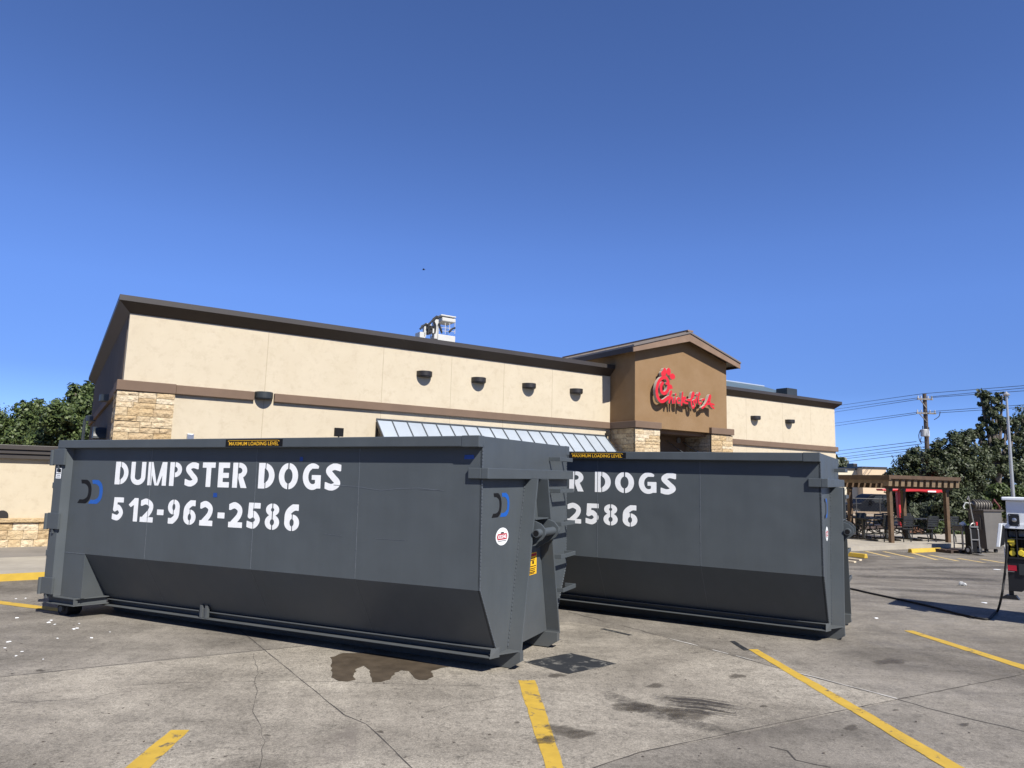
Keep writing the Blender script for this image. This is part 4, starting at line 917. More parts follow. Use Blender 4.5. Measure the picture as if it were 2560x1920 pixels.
def sign_field(X, Y):
    f = [f_line(X, Y, smooth_path(p, 5), .104 if k == 'C' else .062) for k, p in ST.items()]
    f += [f_ell(X, Y, *c) for c in ((14.074,5.215,.078,.115), (14.240,5.235,.088,.115), (14.400,5.105,.112,.092), (13.985,5.15,.055,.08), (14.530,4.565,.036,.04), (15.448,4.635,.036,.036), (14.15,4.864,.04,.04))]
    f += [f_poly(X, Y, [(14.235,4.70),(14.42,4.735),(14.36,4.845),(14.235,4.86)])]
    return np.minimum.reduce(f)
sign = frame('shop_sign', BW(14.9, TD, 4.2), DA, 'red script letters with a crested capital on the tan tower wall', 'sign')
V, F, S = raster(sign_field, 13.6, 16.35, 4.1, 5.42, .011)
mb = MB(); mb.add([(x-14.9, -.235, y-4.2) for x, y in V], F); mb.build('sign_face', M['signred'], sign, fix=False)
mb = MB()
for (xa, ya), (xb, yb) in S: mb.add([(xa-14.9, -.234, ya-4.2), (xb-14.9, -.234, yb-4.2), (xb-14.9, -.13, yb-4.2), (xa-14.9, -.13, ya-4.2)], [(0, 1, 2, 3)])
mb.build('sign_return', M['signside'], sign, fix=False)
mb = MB()
for a, z in ((13.8, 4.5), (14.2, 4.95), (14.4, 4.4), (14.8, 4.4), (15.3, 4.5), (15.9, 4.42)): mb.tube([(a-14.9, -.2, z-4.2), (a-14.9, 0, z-4.2)], .015, 6)
mb.build('standoff', M['lamp'], sign)

# ------------------------------------------------------------------ low stone-based enclosure at the left
enc = frame('enclosure_wall', BW(-.3, 4.5, zg(-11, 17)+.1), DA, 'low cream enclosure wall with stone base and dark metal coping', 'wall')
ez = -(zg(-11, 17)+.1)
mb = MB(); mb.box(-9, -.68, 0, .3, -.1, 2.056+ez); mb.box(-.68, .28, .5, .8, -.1, 2.056+ez); mb.build('wall_panel', M['stucco'], enc)
mb = MB(); mb.box(-9.1, .29, -.12, .5, 2.057+ez, 2.16+ez); mb.box(-9.1, .29, -.16, .5, 2.175+ez, 2.26+ez); mb.box(-9.1, .29, -.20, .5, 2.275+ez, 2.385+ez); mb.box(-9.1, .29, -.08, .5, 2.1605+ez, 2.2745+ez); mb.build('coping', M['fascia'], enc, bevel=.006)
mb = MB(); mb.box(-9, -.62, -.04, -.001, -.1, .54+ez); st = mb.build('stone_base', M['mortar'], enc)
mb = MB(); ashlar(mb, 8.34, .54+ez+.02, lambda s, t, o: (-9+s, -.035-o, -.02+t), 21, (.25, .11), (.75, .2))
ashlar(mb, .45, 1.0, lambda s, t, o: (-.62+o, -.02+s, -.02+t), 22)
mb.build('stone_veneer', M['stone'], st)
mb = MB(); mb.box(-9, -.55, -.15, -.001, .541+ez, .64+ez); mb.build('stone_cap', M['stone'], st, bevel=.015)
mb = MB(); mb.box(-.30, -.18, -.05, .09, -.05, .95); mb.box(-.60, -.31, .35, .45, -.05, .9); mb.build('gate_pier', M['stone'], enc, bevel=.015)
pl, pz_ = Bp(4, 1290, 4.4)
mb = MB(); n = 14; mb.prism([(pl+.3+.13*math.cos(2*math.pi*k/n), pz_+ez-.0+.13*math.sin(2*math.pi*k/n)) for k in range(n)], 1, -.1, -.001); mb.build('wall_lamp', M['lamp'], enc)

# ------------------------------------------------------------------ aerial lift behind the roof
LD = 18.0
la, lz = Bp(1110, 800, LD)
lift = frame('aerial_lift', BW(la, LD, zg(20, 30)), DA, 'white aerial lift basket with black hoses rising above the roof line', 'aerial lift')
def L2(px, py): a, z = Bp(px, py, LD); return a-la, z-zg(20, 30)
def lbox(px0, py0, px1, py1, d0, d1, mb):
    x0, z0 = L2(px0, py0); x1, z1 = L2(px1, py1); mb.box(x0, x1, d0, d1, z1, z0)
M['lw'] = mat('white_lift_enamel', (.50, .49, .45), .4, var=.04)
mb = MB(); lbox(1096, 796, 1129, 811, -.5, .5, mb); lbox(1092, 793.5, 1129.5, 795.6, -.55, .55, mb); mb.build('control_hood', M['lw'], lift, bevel=.04)
mb = MB(); lbox(1085, 838, 1127.5, 860, -.5, .5, mb); mb.build('basket_floor', M['lw'], lift, bevel=.03)
mb = MB()
for px in (1086, 1103, 1114, 1127):
    for d in (-.47, .47):
        x, z = L2(px, 838); x2, z2 = L2(px+.5, 811); mb.tube([(x, d, z), (x2, d, z2)], .018, 6)
for py in (822, 830):
    x, z = L2(1086, py); x2, z2 = L2(1127, py+3); mb.tube([(x, -.47, z), (x2, -.47, z2)], .014, 6)
mb.build('basket_rail', M['lw'], lift)
mb = MB()
for pts, d in (([(1087,812),(1090,825),(1094,836)], -.52), ([(1112,834),(1120,826),(1127,823)], -.5), ([(1042,826),(1050,818),(1058,812)], -.4), ([(1058,826),(1062,815),(1072,806),(1084,794)], -.45), ([(1068,812),(1078,800),(1086,793)], -.3), ([(1060,838),(1062,822),(1058,814)], -.5), ([(1078,836),(1080,818),(1076,808)], -.42)):
    mb = MB(); mb.tube([(L2(*p)[0], d, L2(*p)[1]) for p in smooth_path(pts, 4)], .055, 6); mb.build('hose', M['rubber'], lift)
mb = MB(); lbox(1064, 826, 1073, 835, -.4, .3, mb); lbox(1062, 815, 1078, 823, -.3, .3, mb); mb.build('valve_block', M['rubber'], lift)
mb = MB(); lbox(1058, 811, 1070, 817, -.42, .3, mb); lbox(1064, 824.5, 1075, 826, -.45, .3, mb); lbox(1073, 824.5, 1076, 836, -.45, .3, mb); lbox(1079, 801, 1086, 850, -.42, -.1, mb); lbox(1053, 818, 1057, 845, -.4, -.2, mb); lbox(1042, 832, 1055, 850, -.4, .2, mb)
mb.build('lift_head', M['lw'], lift, bevel=.02)
x, z = L2(1062, 838)
mb = MB(); mb.bar((x, .4, z), (x-5, 3.5, 1.6), .45, .5); mb.build('boom', M['lw'], lift, bevel=.03)
mb = MB(); mb.box(x-7.5, x-2, 2.6, 4.6, .5, 1.6)
lifttruck = mb.build('truck_bed', M['lw'], lift, bevel=.05)
for xx in (-6.8, -2.9):
    for d in (2.7, 4.4):
        mb = MB(); mb.tube([(x+xx, d-.12, .48), (x+xx, d+.14, .48)], .48, 20); mb.build('wheel', M['rubber'], lift)

# ------------------------------------------------------------------ bird
bp_ = P(1059, 674.5, 60)
mb = MB(); mb.tube([bp_+Vector(v) for v in ((-.15, 0, -.005), (-.06, 0, .005), (.05, 0, .01), (.12, 0, .015), (.16, 0, .015))], [.006, .03, .036, .024, .006], 8)
for s in (-1, 1): mb.add([bp_+Vector(v) for v in ((-.04, 0, .015), (.06, 0, .015), (.07, s*.17, .07), (-.01, s*.30, .03), (-.06, s*.15, .05))], [(0, 1, 2, 3, 4)])
tag(mb.build('bird', mat('dark_plumage', (.02, .02, .025), .8)), 'tiny dark bird gliding alone in the blue sky', 'bird')

# ------------------------------------------------------------------ trees and shrubs
def leaf_mat(name, c1, c2, c3):
    m = bpy.data.materials.new(name); m.use_nodes = True; nt = m.node_tree; N = nt.nodes; L = nt.links; b = N['Principled BSDF']
    g = N.new('ShaderNodeNewGeometry'); r = N.new('ShaderNodeValToRGB'); e = r.color_ramp.elements; e.new(.5)
    for i, (p, c) in enumerate(((0, c1), (.55, c2), (1, c3))): e[i].position = p; e[i].color = (*c, 1)
    L.new(g.outputs['Random Per Island'], r.inputs[0]); L.new(r.outputs[0], b.inputs['Base Color']); b.inputs['Roughness'].default_value = .5; b.inputs['Specular IOR Level'].default_value = .4
    t = N.new('ShaderNodeBsdfTranslucent'); L.new(r.outputs[0], t.inputs['Color']); x = N.new('ShaderNodeMixShader'); x.inputs[0].default_value = .22
    L.new(b.outputs[0], x.inputs[1]); L.new(t.outputs[0], x.inputs[2]); L.new(x.outputs[0], N['Material Output'].inputs['Surface']); return m
M['leaf'] = leaf_mat('broad_leaf', (.032, .052, .014), (.068, .100, .028), (.130, .165, .055))
M['oak'] = leaf_mat('oak_leaf', (.024, .035, .013), (.052, .066, .028), (.105, .120, .058))
M['sage'] = leaf_mat('sage_leaf', (.060, .075, .045), (.100, .118, .072), (.150, .165, .105))
M['hedge'] = leaf_mat('hedge_leaf', (.035, .055, .014), (.062, .088, .022), (.095, .125, .035))
M['rust'] = leaf_mat('russet_leaf', (.10, .045, .025), (.17, .08, .045), (.24, .13, .075))
M['bark'] = mat('grey_bark', (.13, .11, .09), .95, var=.3, vscale=8, bump=.6, bscale=30)

def foliage(name, blobs, n, leaf, m, parent, seed, clumps=26, spread=.42, up=0.0, long=1.6):
    rg = np.random.default_rng(seed)
    vol = np.array([r**2.2 for _, r in blobs]); cnt = (vol/vol.sum()*n).astype(int); C_ = []; Nn = []
    for (c, r), k in zip(blobs, cnt):
        nc = clumps; d = rg.normal(size=(nc, 3)); d /= np.linalg.norm(d, axis=1)[:, None]
        cen = np.array(c)+d*r*(.45+.55*rg.random((nc, 1))**.6)*np.array([1, 1, .92]); idx = rg.integers(0, nc, k)
        sz = r*spread*(.55+.9*rg.random(nc))
        off = rg.normal(size=(k, 3)); off *= (sz[idx]/ (np.linalg.norm(off, axis=1)+1e-6)*rg.random(k)**.45)[:, None]
        C_.append(cen[idx]+off); q_ = off/ (np.linalg.norm(off, axis=1)[:, None]+1e-6)+.5*(cen[idx]-np.array(c))/r+np.array([0, 0, .45]); Nn.append(q_)
    C_ = np.concatenate(C_); Nn = np.concatenate(Nn)+rg.normal(size=C_.shape)*.55; k = len(C_); Nn /= np.linalg.norm(Nn, axis=1)[:, None]
    t = rg.normal(size=(k, 3)); t[:, 2] += up*3; t -= Nn*(t*Nn).sum(1)[:, None]; t /= np.linalg.norm(t, axis=1)[:, None]; b = np.cross(Nn, t)
    s = leaf*(.6+.8*rg.random(k))[:, None]; t = t*s*long/2; b = b*s/2
    V = np.stack([C_-t, C_+b*.9-t*.1, C_+t, C_-b*.9-t*.1], 1).reshape(-1, 3)
    me = bpy.data.meshes.new(name); me.vertices.add(k*4); me.vertices.foreach_set('co', V.ravel()); me.loops.add(k*4); me.loops.foreach_set('vertex_index', np.arange(k*4))
    me.polygons.add(k); me.polygons.foreach_set('loop_start', np.arange(k)*4); me.polygons.foreach_set('loop_total', np.full(k, 4)); me.materials.append(m); me.update(calc_edges=True); me.validate()
    o = bpy.data.objects.new(name, me); COL.objects.link(o); o.parent = parent; return o
def tree(name, label, cat, Y, pxb, n, leaf, m, seed, base=None, group=None, depth=.5, trunk_r=.2, **kw):
    """pxb: crown lumps as (px, py, radius px, dy) seen from the eye, put at true distance Y + dy"""
    blobs = []
    for px, py, r, dy in pxb: c = P(px, py, Y+dy); blobs.append((c, r*(Y+dy)/FPX))
    cx = sum(c.x for c, _ in blobs)/len(blobs); b0 = Vector(base) if base else Vector((cx, Y, zg(cx, Y)))
    root = empty(name, b0, label=label, cat=cat, group=group)
    loc = [(tuple(c-b0), r) for c, r in blobs]
    foliage('crown' if 'tree' in name else 'foliage', loc, n, leaf, m, root, seed, **kw)
    rg = random.Random(seed); mb = MB(); hs = sorted(loc, key=lambda t: t[0][2]); top = Vector(hs[-1][0]); mid = Vector((0, 0, max(.3, hs[0][0][2]-hs[0][1]*.4)))
    mb.tube([Vector((0, 0, -.1)), Vector((rg.uniform(-.1, .1), 0, mid.z*.5)), mid], [trunk_r*1.25, trunk_r, trunk_r*.85], 9)
    for c, r in loc:
        c = Vector(c); md = mid.lerp(c, .5)+Vector((rg.uniform(-.2, .2), rg.uniform(-.2, .2), rg.uniform(0, .3)))*r
        mb.tube([mid, md, c, c+Vector((rg.uniform(-1, 1), rg.uniform(-1, 1), .5))*r*.5], [trunk_r*.6, trunk_r*.4, trunk_r*.2, .01], 6)
    mb.build('trunk' if 'tree' in name else 'stem', M['bark'], root)
    return root
# left side, behind the enclosure
tree('broadleaf_tree', 'tall broad leafy tree touching the left end of the restaurant', 'tree', 33, [(190,1030,52,0),(225,1010,46,1),(150,1050,45,-1),(205,1085,50,0),(130,1100,45,0),(235,1070,45,1.5),(190,985,24,0),(222,975,20,.5),(245,1010,30,2)], 34000, .10, M['leaf'], 31, trunk_r=.22)
tree('broadleaf_tree', 'rounded leafy tree at the left edge of the photo behind the enclosure wall', 'tree', 35, [(20,1075,52,0),(70,1070,50,1),(110,1040,40,1.5),(95,1020,24,1),(45,1110,50,0),(-30,1090,60,0),(100,1110,45,1),(0,1120,45,0),(60,1025,22,0),(-60,1050,60,2)], 34000, .10, M['leaf'], 32, trunk_r=.22)
# right side
tree('oak_tree', 'tallest ragged oak with a narrow leaning top beside the white flagpole', 'tree', 37, [(2478,1010,26,0),(2490,1045,32,0),(2470,1075,22,0),(2515,1062,26,.5),(2535,1085,26,1),(2440,1075,22,0),(2425,1090,20,-.5),(2465,990,14,0),(2505,990,14,0),(2450,983,11,0),(2475,1110,25,0),(2500,1130,32,0),(2480,1165,40,0),(2520,1190,42,1)], 26000, .092, M['oak'], 41, trunk_r=.2, clumps=18, spread=.26)
tree('oak_tree', 'dark oak reaching the right edge of the photo behind the white trailer', 'tree', 40, [(2556,1050,20,0),(2580,1040,32,.5),(2562,1085,26,0),(2575,1070,26,0),(2560,1120,30,0),(2550,1170,45,0),(2590,1150,60,1),(2540,1220,45,0),(2600,1230,60,0)], 17000, .095, M['oak'], 42, trunk_r=.2)
tree('oak_tree', 'mid height bushy oak in front of the utility pole', 'tree', 36, [(2385,1110,28,0),(2410,1140,36,0),(2370,1150,34,0),(2340,1145,28,0),(2395,1185,44,0),(2350,1190,40,0),(2440,1180,42,.5),(2345,1110,14,0),(2415,1090,13,0),(2450,1140,26,.5)], 26000, .092, M['oak'], 43, trunk_r=.18)
tree('oak_tree', 'low spreading dark oak behind the pergola roof', 'tree', 42, [(2245,1190,26,0),(2275,1165,32,0),(2300,1155,30,0),(2310,1195,40,0),(2270,1215,40,0),(2235,1215,22,0),(2330,1230,44,0),(2285,1130,15,0),(2290,1255,44,0),(2250,1255,32,0),(2340,1275,40,0)], 24000, .10, M['oak'], 44, trunk_r=.2)
tree('oak_tree', 'shadowed oak thicket behind the grey bin and trailer', 'tree', 39, [(2440,1230,40,0),(2480,1240,46,0),(2520,1255,46,0),(2400,1235,40,0),(2555,1270,46,0),(2450,1275,40,0),(2500,1285,40,0)], 22000, .095, M['oak'], 45, trunk_r=.18)
tree('sage_shrub', 'silvery grey green shrub beside the right pergola post', 'shrub', 31, [(2295,1285,24,0),(2320,1280,26,0),(2275,1300,18,0),(2310,1305,22,0),(2340,1300,20,0)], 9000, .065, M['sage'], 51, trunk_r=.05, up=.8, long=3.2)
tree('sage_shrub', 'large olive green shrub between the pergola and the grey bin', 'shrub', 30, [(2360,1265,28,0),(2390,1250,28,0),(2420,1245,26,0),(2375,1295,32,0),(2405,1290,32,0),(2440,1265,24,0),(2350,1300,24,0)], 10000, .075, M['oak'], 52, trunk_r=.05, up=.5, long=2.2)
tree('sage_shrub', 'yellowish shrub behind the hose reel on the bin', 'shrub', 33, [(2490,1235,28,0),(2520,1245,26,0),(2545,1240,26,0),(2470,1260,22,0),(2510,1275,24,0)], 8000, .07, M['hedge'], 53, trunk_r=.05, up=.4, long=2)
tree('hedge', 'clipped bright green hedge at the back right of the patio', 'hedge', 29, [(2340,1325,16,0),(2360,1322,17,0),(2380,1322,17,0),(2400,1325,16,0),(2420,1325,16,0),(2330,1335,14,0),(2370,1340,14,0),(2410,1340,14,0),(2440,1335,16,0)], 9000, .055, M['hedge'], 54, trunk_r=.03)
tree('russet_shrub', 'low russet leafed shrub behind the right picnic table', 'shrub', 29, [(2290,1335,13,0),(2275,1340,11,0),(2305,1340,11,0),(2262,1343,8,0)], 2200, .07, M['rust'], 55, trunk_r=.02)
tree('small_tree', 'small dark tree rising over the far beige building beside the container corner', 'tree', 85, [(2100,1160,16,0),(2085,1165,20,0),(2075,1150,14,0),(2110,1175,10,0)], 1500, .35, M['oak'], 56, trunk_r=.15)

# added, unseen: dark ground and foliage behind the camera to cut bounce light
M['asphalt'] = mat('bounce_cut_asphalt', (.045, .044, .043), .9, var=.2, vscale=2, bump=.4, bscale=80)
sheet('bounce_cut_sheet', [(-70, -3.5), (-70, -26), (70, -26), (70, -3.5)], M['asphalt'], .006)
belt = [((x+R_.uniform(-1.5, 1.5), -19+R_.uniform(-2, 2), R_.uniform(1.5, 8.0)), R_.uniform(1.8, 2.8)) for x in np.arange(-46, 47, 1.15)]
wood = foliage('wood', belt, 26000, .34, M['oak'], None, 61, clumps=8, spread=.6)  # foliage screen added out of view to dim light reaching the containers
tag(wood, 'added unseen foliage screen behind the camera that cuts bounce light', 'wood', kind='stuff')

# ------------------------------------------------------------------ pergola
M['wood'] = mat('brown_stained_timber', (.105, .064, .034), .8, vscale=5, var=.25, bump=.4, bscale=40)
M['rafterwood'] = mat('tan_timber', (.20, .14, .08), .8, vscale=5, var=.25, bump=.4, bscale=40)  # rafters in a lighter tan than posts and beams
M['wooddark'] = mat('dark_stained_timber', (.085, .050, .028), .8, vscale=5, var=.25, bump=.4, bscale=40)
PN = G(2229, 1357, .13); e1 = Vector((.966, .26, 0)); e2 = Vector((-.26, .966, 0))
zp = PN.z
def solve(px, o, d):
    # distance along d from o whose image column is px
    lo, hi = 0, 8
    f = lambda t: (lambda q: 1280+FPX*((q-EYE).dot(RT))/((q-EYE).dot(FWD)))(o+d*t)-px
    sgn = f(hi) > f(lo)
    for _ in range(50):
        m_ = (lo+hi)/2
        if (f(m_) > 0) == sgn: hi = m_
        else: lo = m_
    return lo
LR = solve(2371, PN, e1); LL = solve(2128, PN, e2)
perg = frame('pergola', PN, e1, 'brown timber pergola with close rafters over the patio tables', 'pergola')
hp = (P(2229, 1196, PN.y)-PN).z
for x, y in ((0, 0), (LR, 0), (0, LL), (LR, LL)):
    mb = MB(); mb.box(x-.065, x+.065, y-.065, y+.065, -.02, hp-.33); mb.box(x-.065, x-.02, y-.064, y+.064, hp-.3301, hp-.16); pst = mb.build('post', M['wood'], perg, bevel=.008)
    mb = MB(); mb.box(x-.075, x+.075, y-.075, y+.075, hp-.40, hp-.33); mb.build('post_collar', M['lamp'], pst, bevel=.006)
for y in (0, LL):
    for dy in (-.12, .12):
        mb = MB(); mb.box(-.35, LR+.15, y+dy-.025, y+dy+.025, hp-.33, hp-.17); mb.build('beam', M['wood'], perg, bevel=.006)
nr = 12
for k in range(nr):
    x = -.30+(LR+.42)*k/(nr-1)
    mb = MB(); mb.prism([(-.40, hp-.02), (-.37, hp-.26), (-.15, hp-.26), (-.15, hp-.168), (LL+.15, hp-.168), (LL+.15, hp-.26), (LL+.37, hp-.26), (LL+.40, hp-.02)], 0, x-.070, x+.070); mb.build('rafter', M['rafterwood'], perg, bevel=.004)
mb = MB(); mb.box(-.3595, LR+.17, -.47, -.33, hp-.0195, hp+.10); mb.build('fascia_board', M['wooddark'], perg, bevel=.004)
mb = MB(); mb.box(-.42, -.36, -.47, LL+.45, hp-.06, hp+.10); mb.build('fascia_board', M['wood'], perg, bevel=.004)
for k in range(1, 10):
    y = -.3+(LL+.6)*k/9
    mb = MB(); mb.box(-.3595, LR+.17, y-.02, y+.02, hp-.0195, hp+.02); mb.build('purlin', M['wood'], perg)

# ------------------------------------------------------------------ patio tables with fixed chairs
M['tablemetal'] = mat('black_powder_coat', (.014, .015, .015), .5, var=.2)
M['tabletop'] = mat('dark_mesh_top', (.022, .023, .022), .75, var=.2)
def picnic(label):
    root = empty('picnic_table', label=label, cat='picnic table', group='black metal patio tables with fixed chairs')
    mb = MB(); mb.box(-.75, .75, -.38, .38, .71, .74); mb.build('tabletop', M['tabletop'], root, bevel=.01)
    mb = MB()
    for x in (-.5, .5):
        mb.bar((x, 0, .70), (x, 0, .05), .08); mb.bar((x, -.35, .68), (x, .35, .68), .04); mb.bar((x, -.6, .03), (x, .6, .03), .06, .05); mb.bar((x, -.34, .66), (x, .02, .3), .035); mb.bar((x, .34, .66), (x, -.02, .3), .035)
    mb.bar((-.5, 0, .2), (.5, 0, .2), .05); mb.build('frame', M['tablemetal'], root)
    for x, y, a in ((-.42, -.78, 0), (.42, -.78, 0), (-.42, .78, math.pi), (.42, .78, math.pi)):
        c, s = math.cos(a), math.sin(a); T = lambda p: (x+p[0]*c-p[1]*s, y+p[0]*s+p[1]*c, p[2])
        mb = MB(); mb.box(-.21, .21, -.2, .2, .43, .455); mb.v = [T(v) for v in mb.v]; st = mb.build('seat', M['tabletop'], root, bevel=.008)
        mb = MB()
        for k in range(5): mb.box(-.2, .2, -.225-.012*k, -.205-.012*k, .52+k*.075, .58+k*.075)
        for sx in (-.21, .21): mb.bar((sx, -.19, .44), (sx, -.27, .88), .03)
        mb.v = [T(v) for v in mb.v]; mb.build('backrest', M['tablemetal'], root)
        mb = MB()
        for sx in (-.16, .16): mb.tube([T(q_) for q_ in ((sx, .45, .22), (sx, .2, .30), (sx, 0, .32), (sx, -.12, .27), (sx, -.17, .15), (sx, -.17, 0))], .018, 6)
        mb.bar(T((-.16, 0, .31)), T((-.16, 0, .43)), .03); mb.bar(T((.16, 0, .31)), T((.16, 0, .43)), .03); mb.build('chair_leg', M['tablemetal'], root)
    return root
T1 = picnic('left black patio table with fixed chairs, nearest the container'); T1.location = G(2188, 1349, .13); T1.rotation_euler = (0, 0, .32)
T2 = copy_tree(T1); T2['label'] = 'right black patio table with fixed chairs, in front of the russet shrub'; T2.location = G(2300, 1349, .13); T2.rotation_euler = (0, 0, .25)
T3 = copy_tree(T1); T3['label'] = 'black patio table half hidden behind the container hook'; T3.location = G(2118, 1341, .13); T3.rotation_euler = (0, 0, .38)

# ------------------------------------------------------------------ red drive-through canopy
M['redmetal'] = mat('red_painted_metal', (.55, .025, .03), .4, var=.08)
RY = 35.0
rb = P(2262, 1345, RY); cano = empty('drive_through_canopy', (rb.x, RY, zg(rb.x, RY)), label='red cantilevered drive through canopy on a slanting red post', cat='canopy')
cb = cano.location; rel = lambda px, py, y=RY: P(px, py, y)-cb
mb = MB()
a, b_, c_, d_ = rel(2240, 1222), rel(2247, 1222), rel(2264, 1365), rel(2252, 1365)
mb.add([(v.x, dy, v.z) for dy in (-.12, .12) for v in (a, b_, c_, d_)], [(0,1,2,3),(7,6,5,4),(0,4,5,1),(1,5,6,2),(2,6,7,3),(3,7,4,0)]); mb.build('post', M['redmetal'], cano, bevel=.02)
mb = MB(); t0, t1, t2 = rel(2238, 1219), rel(2278, 1216), rel(2334, 1219); b0_, b1, b2 = rel(2240, 1229), rel(2278, 1228), rel(2337, 1233)
mb.add([(v.x, dy, v.z) for dy in (-.7, .7) for v in (t0, t1, t2, b2, b1, b0_)], [(0,1,2,3,4,5),(11,10,9,8,7,6)]+[(i, (i+1) % 6, 6+(i+1) % 6, 6+i) for i in range(6)]); mb.build('roof', M['redmetal'], cano, bevel=.03)
l0, l1 = rel(2197, 1222), rel(2241, 1222); l2, l3 = rel(2199, 1227), rel(2241, 1227)
mb = MB(); mb.add([(v.x, dy, v.z) for dy in (-.3, .3) for v in (l0, l1, l3, l2)], [(0,1,2,3),(7,6,5,4),(0,4,5,1),(1,5,6,2),(2,6,7,3),(3,7,4,0)]); mb.build('arm', M['redmetal'], cano, bevel=.02)
f0, f1 = rel(2298, 1226), rel(2318, 1230); mb = MB(); mb.box(f0.x, f1.x, -.73, -.701, f1.z, f0.z); mb.build('clearance_plate', M['white'], cano)

# ------------------------------------------------------------------ far street: fence, kerb wall, car, building
FY = 47.0
ka, kb = P(2080, 1288, FY), P(2360, 1292, FY)
mb = MB(); mb.box(ka.x-3, kb.x+12, FY, FY+.3, zg(40, 40)-.2, P(2160, 1286, FY).z); tag(mb.build('kerb', M['slab']), kind='structure')
fa, fb = P(2090, 1290, FY+.8), P(2330, 1290, FY+.8); zt_ = P(2180, 1247, FY+.8).z; zb_ = ka.z-.25
M['galv'] = mat('galvanised_steel', (.07, .07, .07), .6, .2)
fen = empty('chain_link_fence', (fa.x, FY+.8, zb_), label='chain link fence with thin grey posts in front of the dark truck', cat='fence')
mb = MB(); n = int((fb.x-fa.x)/.2)
for i in range(n):
    for s in (-1, 1):
        x = i*.2; x2 = x+s*(zt_-zb_)
        if 0 <= x2 <= fb.x-fa.x: mb.bar((x, .03*s, 0), (x2, .03*s, zt_-zb_), .004)
mb.build('mesh_panel', M['galv'], fen)
for px in (2098, 2141, 2200, 2265, 2325):
    x = P(px, 1270, FY+.8).x-fa.x; mb = MB(); mb.tube([(x, 0, -.3), (x, 0, zt_-zb_+.05)], .035, 8); mb.build('post', M['galv'], fen)
mb = MB(); mb.tube([(0, 0, zt_-zb_), (fb.x-fa.x, 0, zt_-zb_)], .03, 8); mb.build('top_rail', M['galv'], fen)
CY = 54.0
c0 = P(2110, 1290, CY)
M['carpaint'] = mat('dark_navy_car_paint', (.005, .007, .012), .5, var=.1, spec=.1)
car = empty('parked_truck', (c0.x, CY, c0.z-.18), label='dark blue pickup truck parked behind the chain link fence', cat='pickup truck')
k = CY/FPX
prof = [(0,.45),(0,.92),(.12,1.08),(1.35,1.20),(2.05,1.78),(2.35,1.88),(3.85,1.88),(4.15,1.78),(4.35,1.22),(5.6,1.20),(5.65,.55),(5.5,.42),(.2,.38)]
mb = MB(); mb.prism([(x, z) for x, z in prof], 1, 0, 1.9); mb.build('body', M['carpaint'], car, bevel=.06)
for x0, x1, dz in ((2.02, 2.95, .0), (3.02, 4.1, 0)):
    mb = MB(); mb.prism([(x0, 1.24), (x0+(.42 if x0 < 2.5 else 0), 1.74), (x1-(.1 if x1 > 4 else 0), 1.76), (x1, 1.25)], 1, -.012, -.002); mb.build('side_window', M['glass'], car)
for x in (.95, 4.6):
    for y in (-.02, 1.7):
        mb = MB(); mb.tube([(x, y, .4), (x, y+.22, .4)], .39, 20); w_ = mb.build('wheel', M['rubber'], car); mb = MB(); mb.tube([(x, y-.01, .4), (x, y+.23, .4)], .22, 14); mb.build('rim', M['steel'], w_)
mb = MB(); mb.box(-.02, .06, .1, .5, .75, .9); mb.build('headlight', M['steel'], car)
mb = MB(); mb.box(-.02, .06, 1.4, 1.8, .75, .9); mb.build('headlight', M['steel'], car)
mb = MB(); mb.box(2.0, 2.25, -.25, -.03, 1.22, 1.42); mb.build('wing_mirror', M['carpaint'], car, bevel=.03)
BY = 78.0
M['farwall'] = mat('pale_beige_render', (.66, .50, .33), .9, var=.05, vscale=.3); M['farwall2'] = mat('cream_render', (.69, .62, .46), .9, var=.05, vscale=.3)
fa0, fa1, fa2 = P(2040, 1280, BY), P(2146, 1280, BY), P(2205, 1280, BY)
far = empty('far_building', (fa1.x, BY, fa1.z-1), label='distant flat roofed cream and beige building beyond the fence', cat='building')
o_ = far.location
mb = MB(); mb.box(fa0.x-o_.x, 0, 0, 14, 0, P(2110, 1174, BY).z-o_.z); mb.build('wall', M['farwall2'], far)
mb = MB(); mb.box(0, fa2.x-o_.x, -1.2, 14, 0, P(2180, 1171, BY-1.2).z-o_.z); mb.build('wall', M['farwall'], far)
mb = MB(); h = P(2180, 1171, BY-1.2).z-o_.z; mb.box(-.1, fa2.x-o_.x+.1, -1.3, 14, h, h+.18); h2 = P(2110, 1174, BY).z-o_.z; mb.box(fa0.x-o_.x, -.11, -.1, 14, h2, h2+.15); mb.build('coping', M['fascia'], far)
u0, u1 = P(2133, 1168, BY+1), P(2144, 1168, BY+1); mb = MB(); mb.box(u0.x-o_.x, u1.x-o_.x, 1, 2.5, h2+.1501, h2+.75); mb.build('roof_unit', M['lamp'], far, bevel=.05)
u0, u1 = P(2111, 1240, BY), P(2124, 1248, BY); mb = MB(); mb.box(u0.x-o_.x, u1.x-o_.x, -.4, -.001, u1.z-o_.z, u0.z-o_.z); mb.build('wall_unit', M['lamp2'], far)

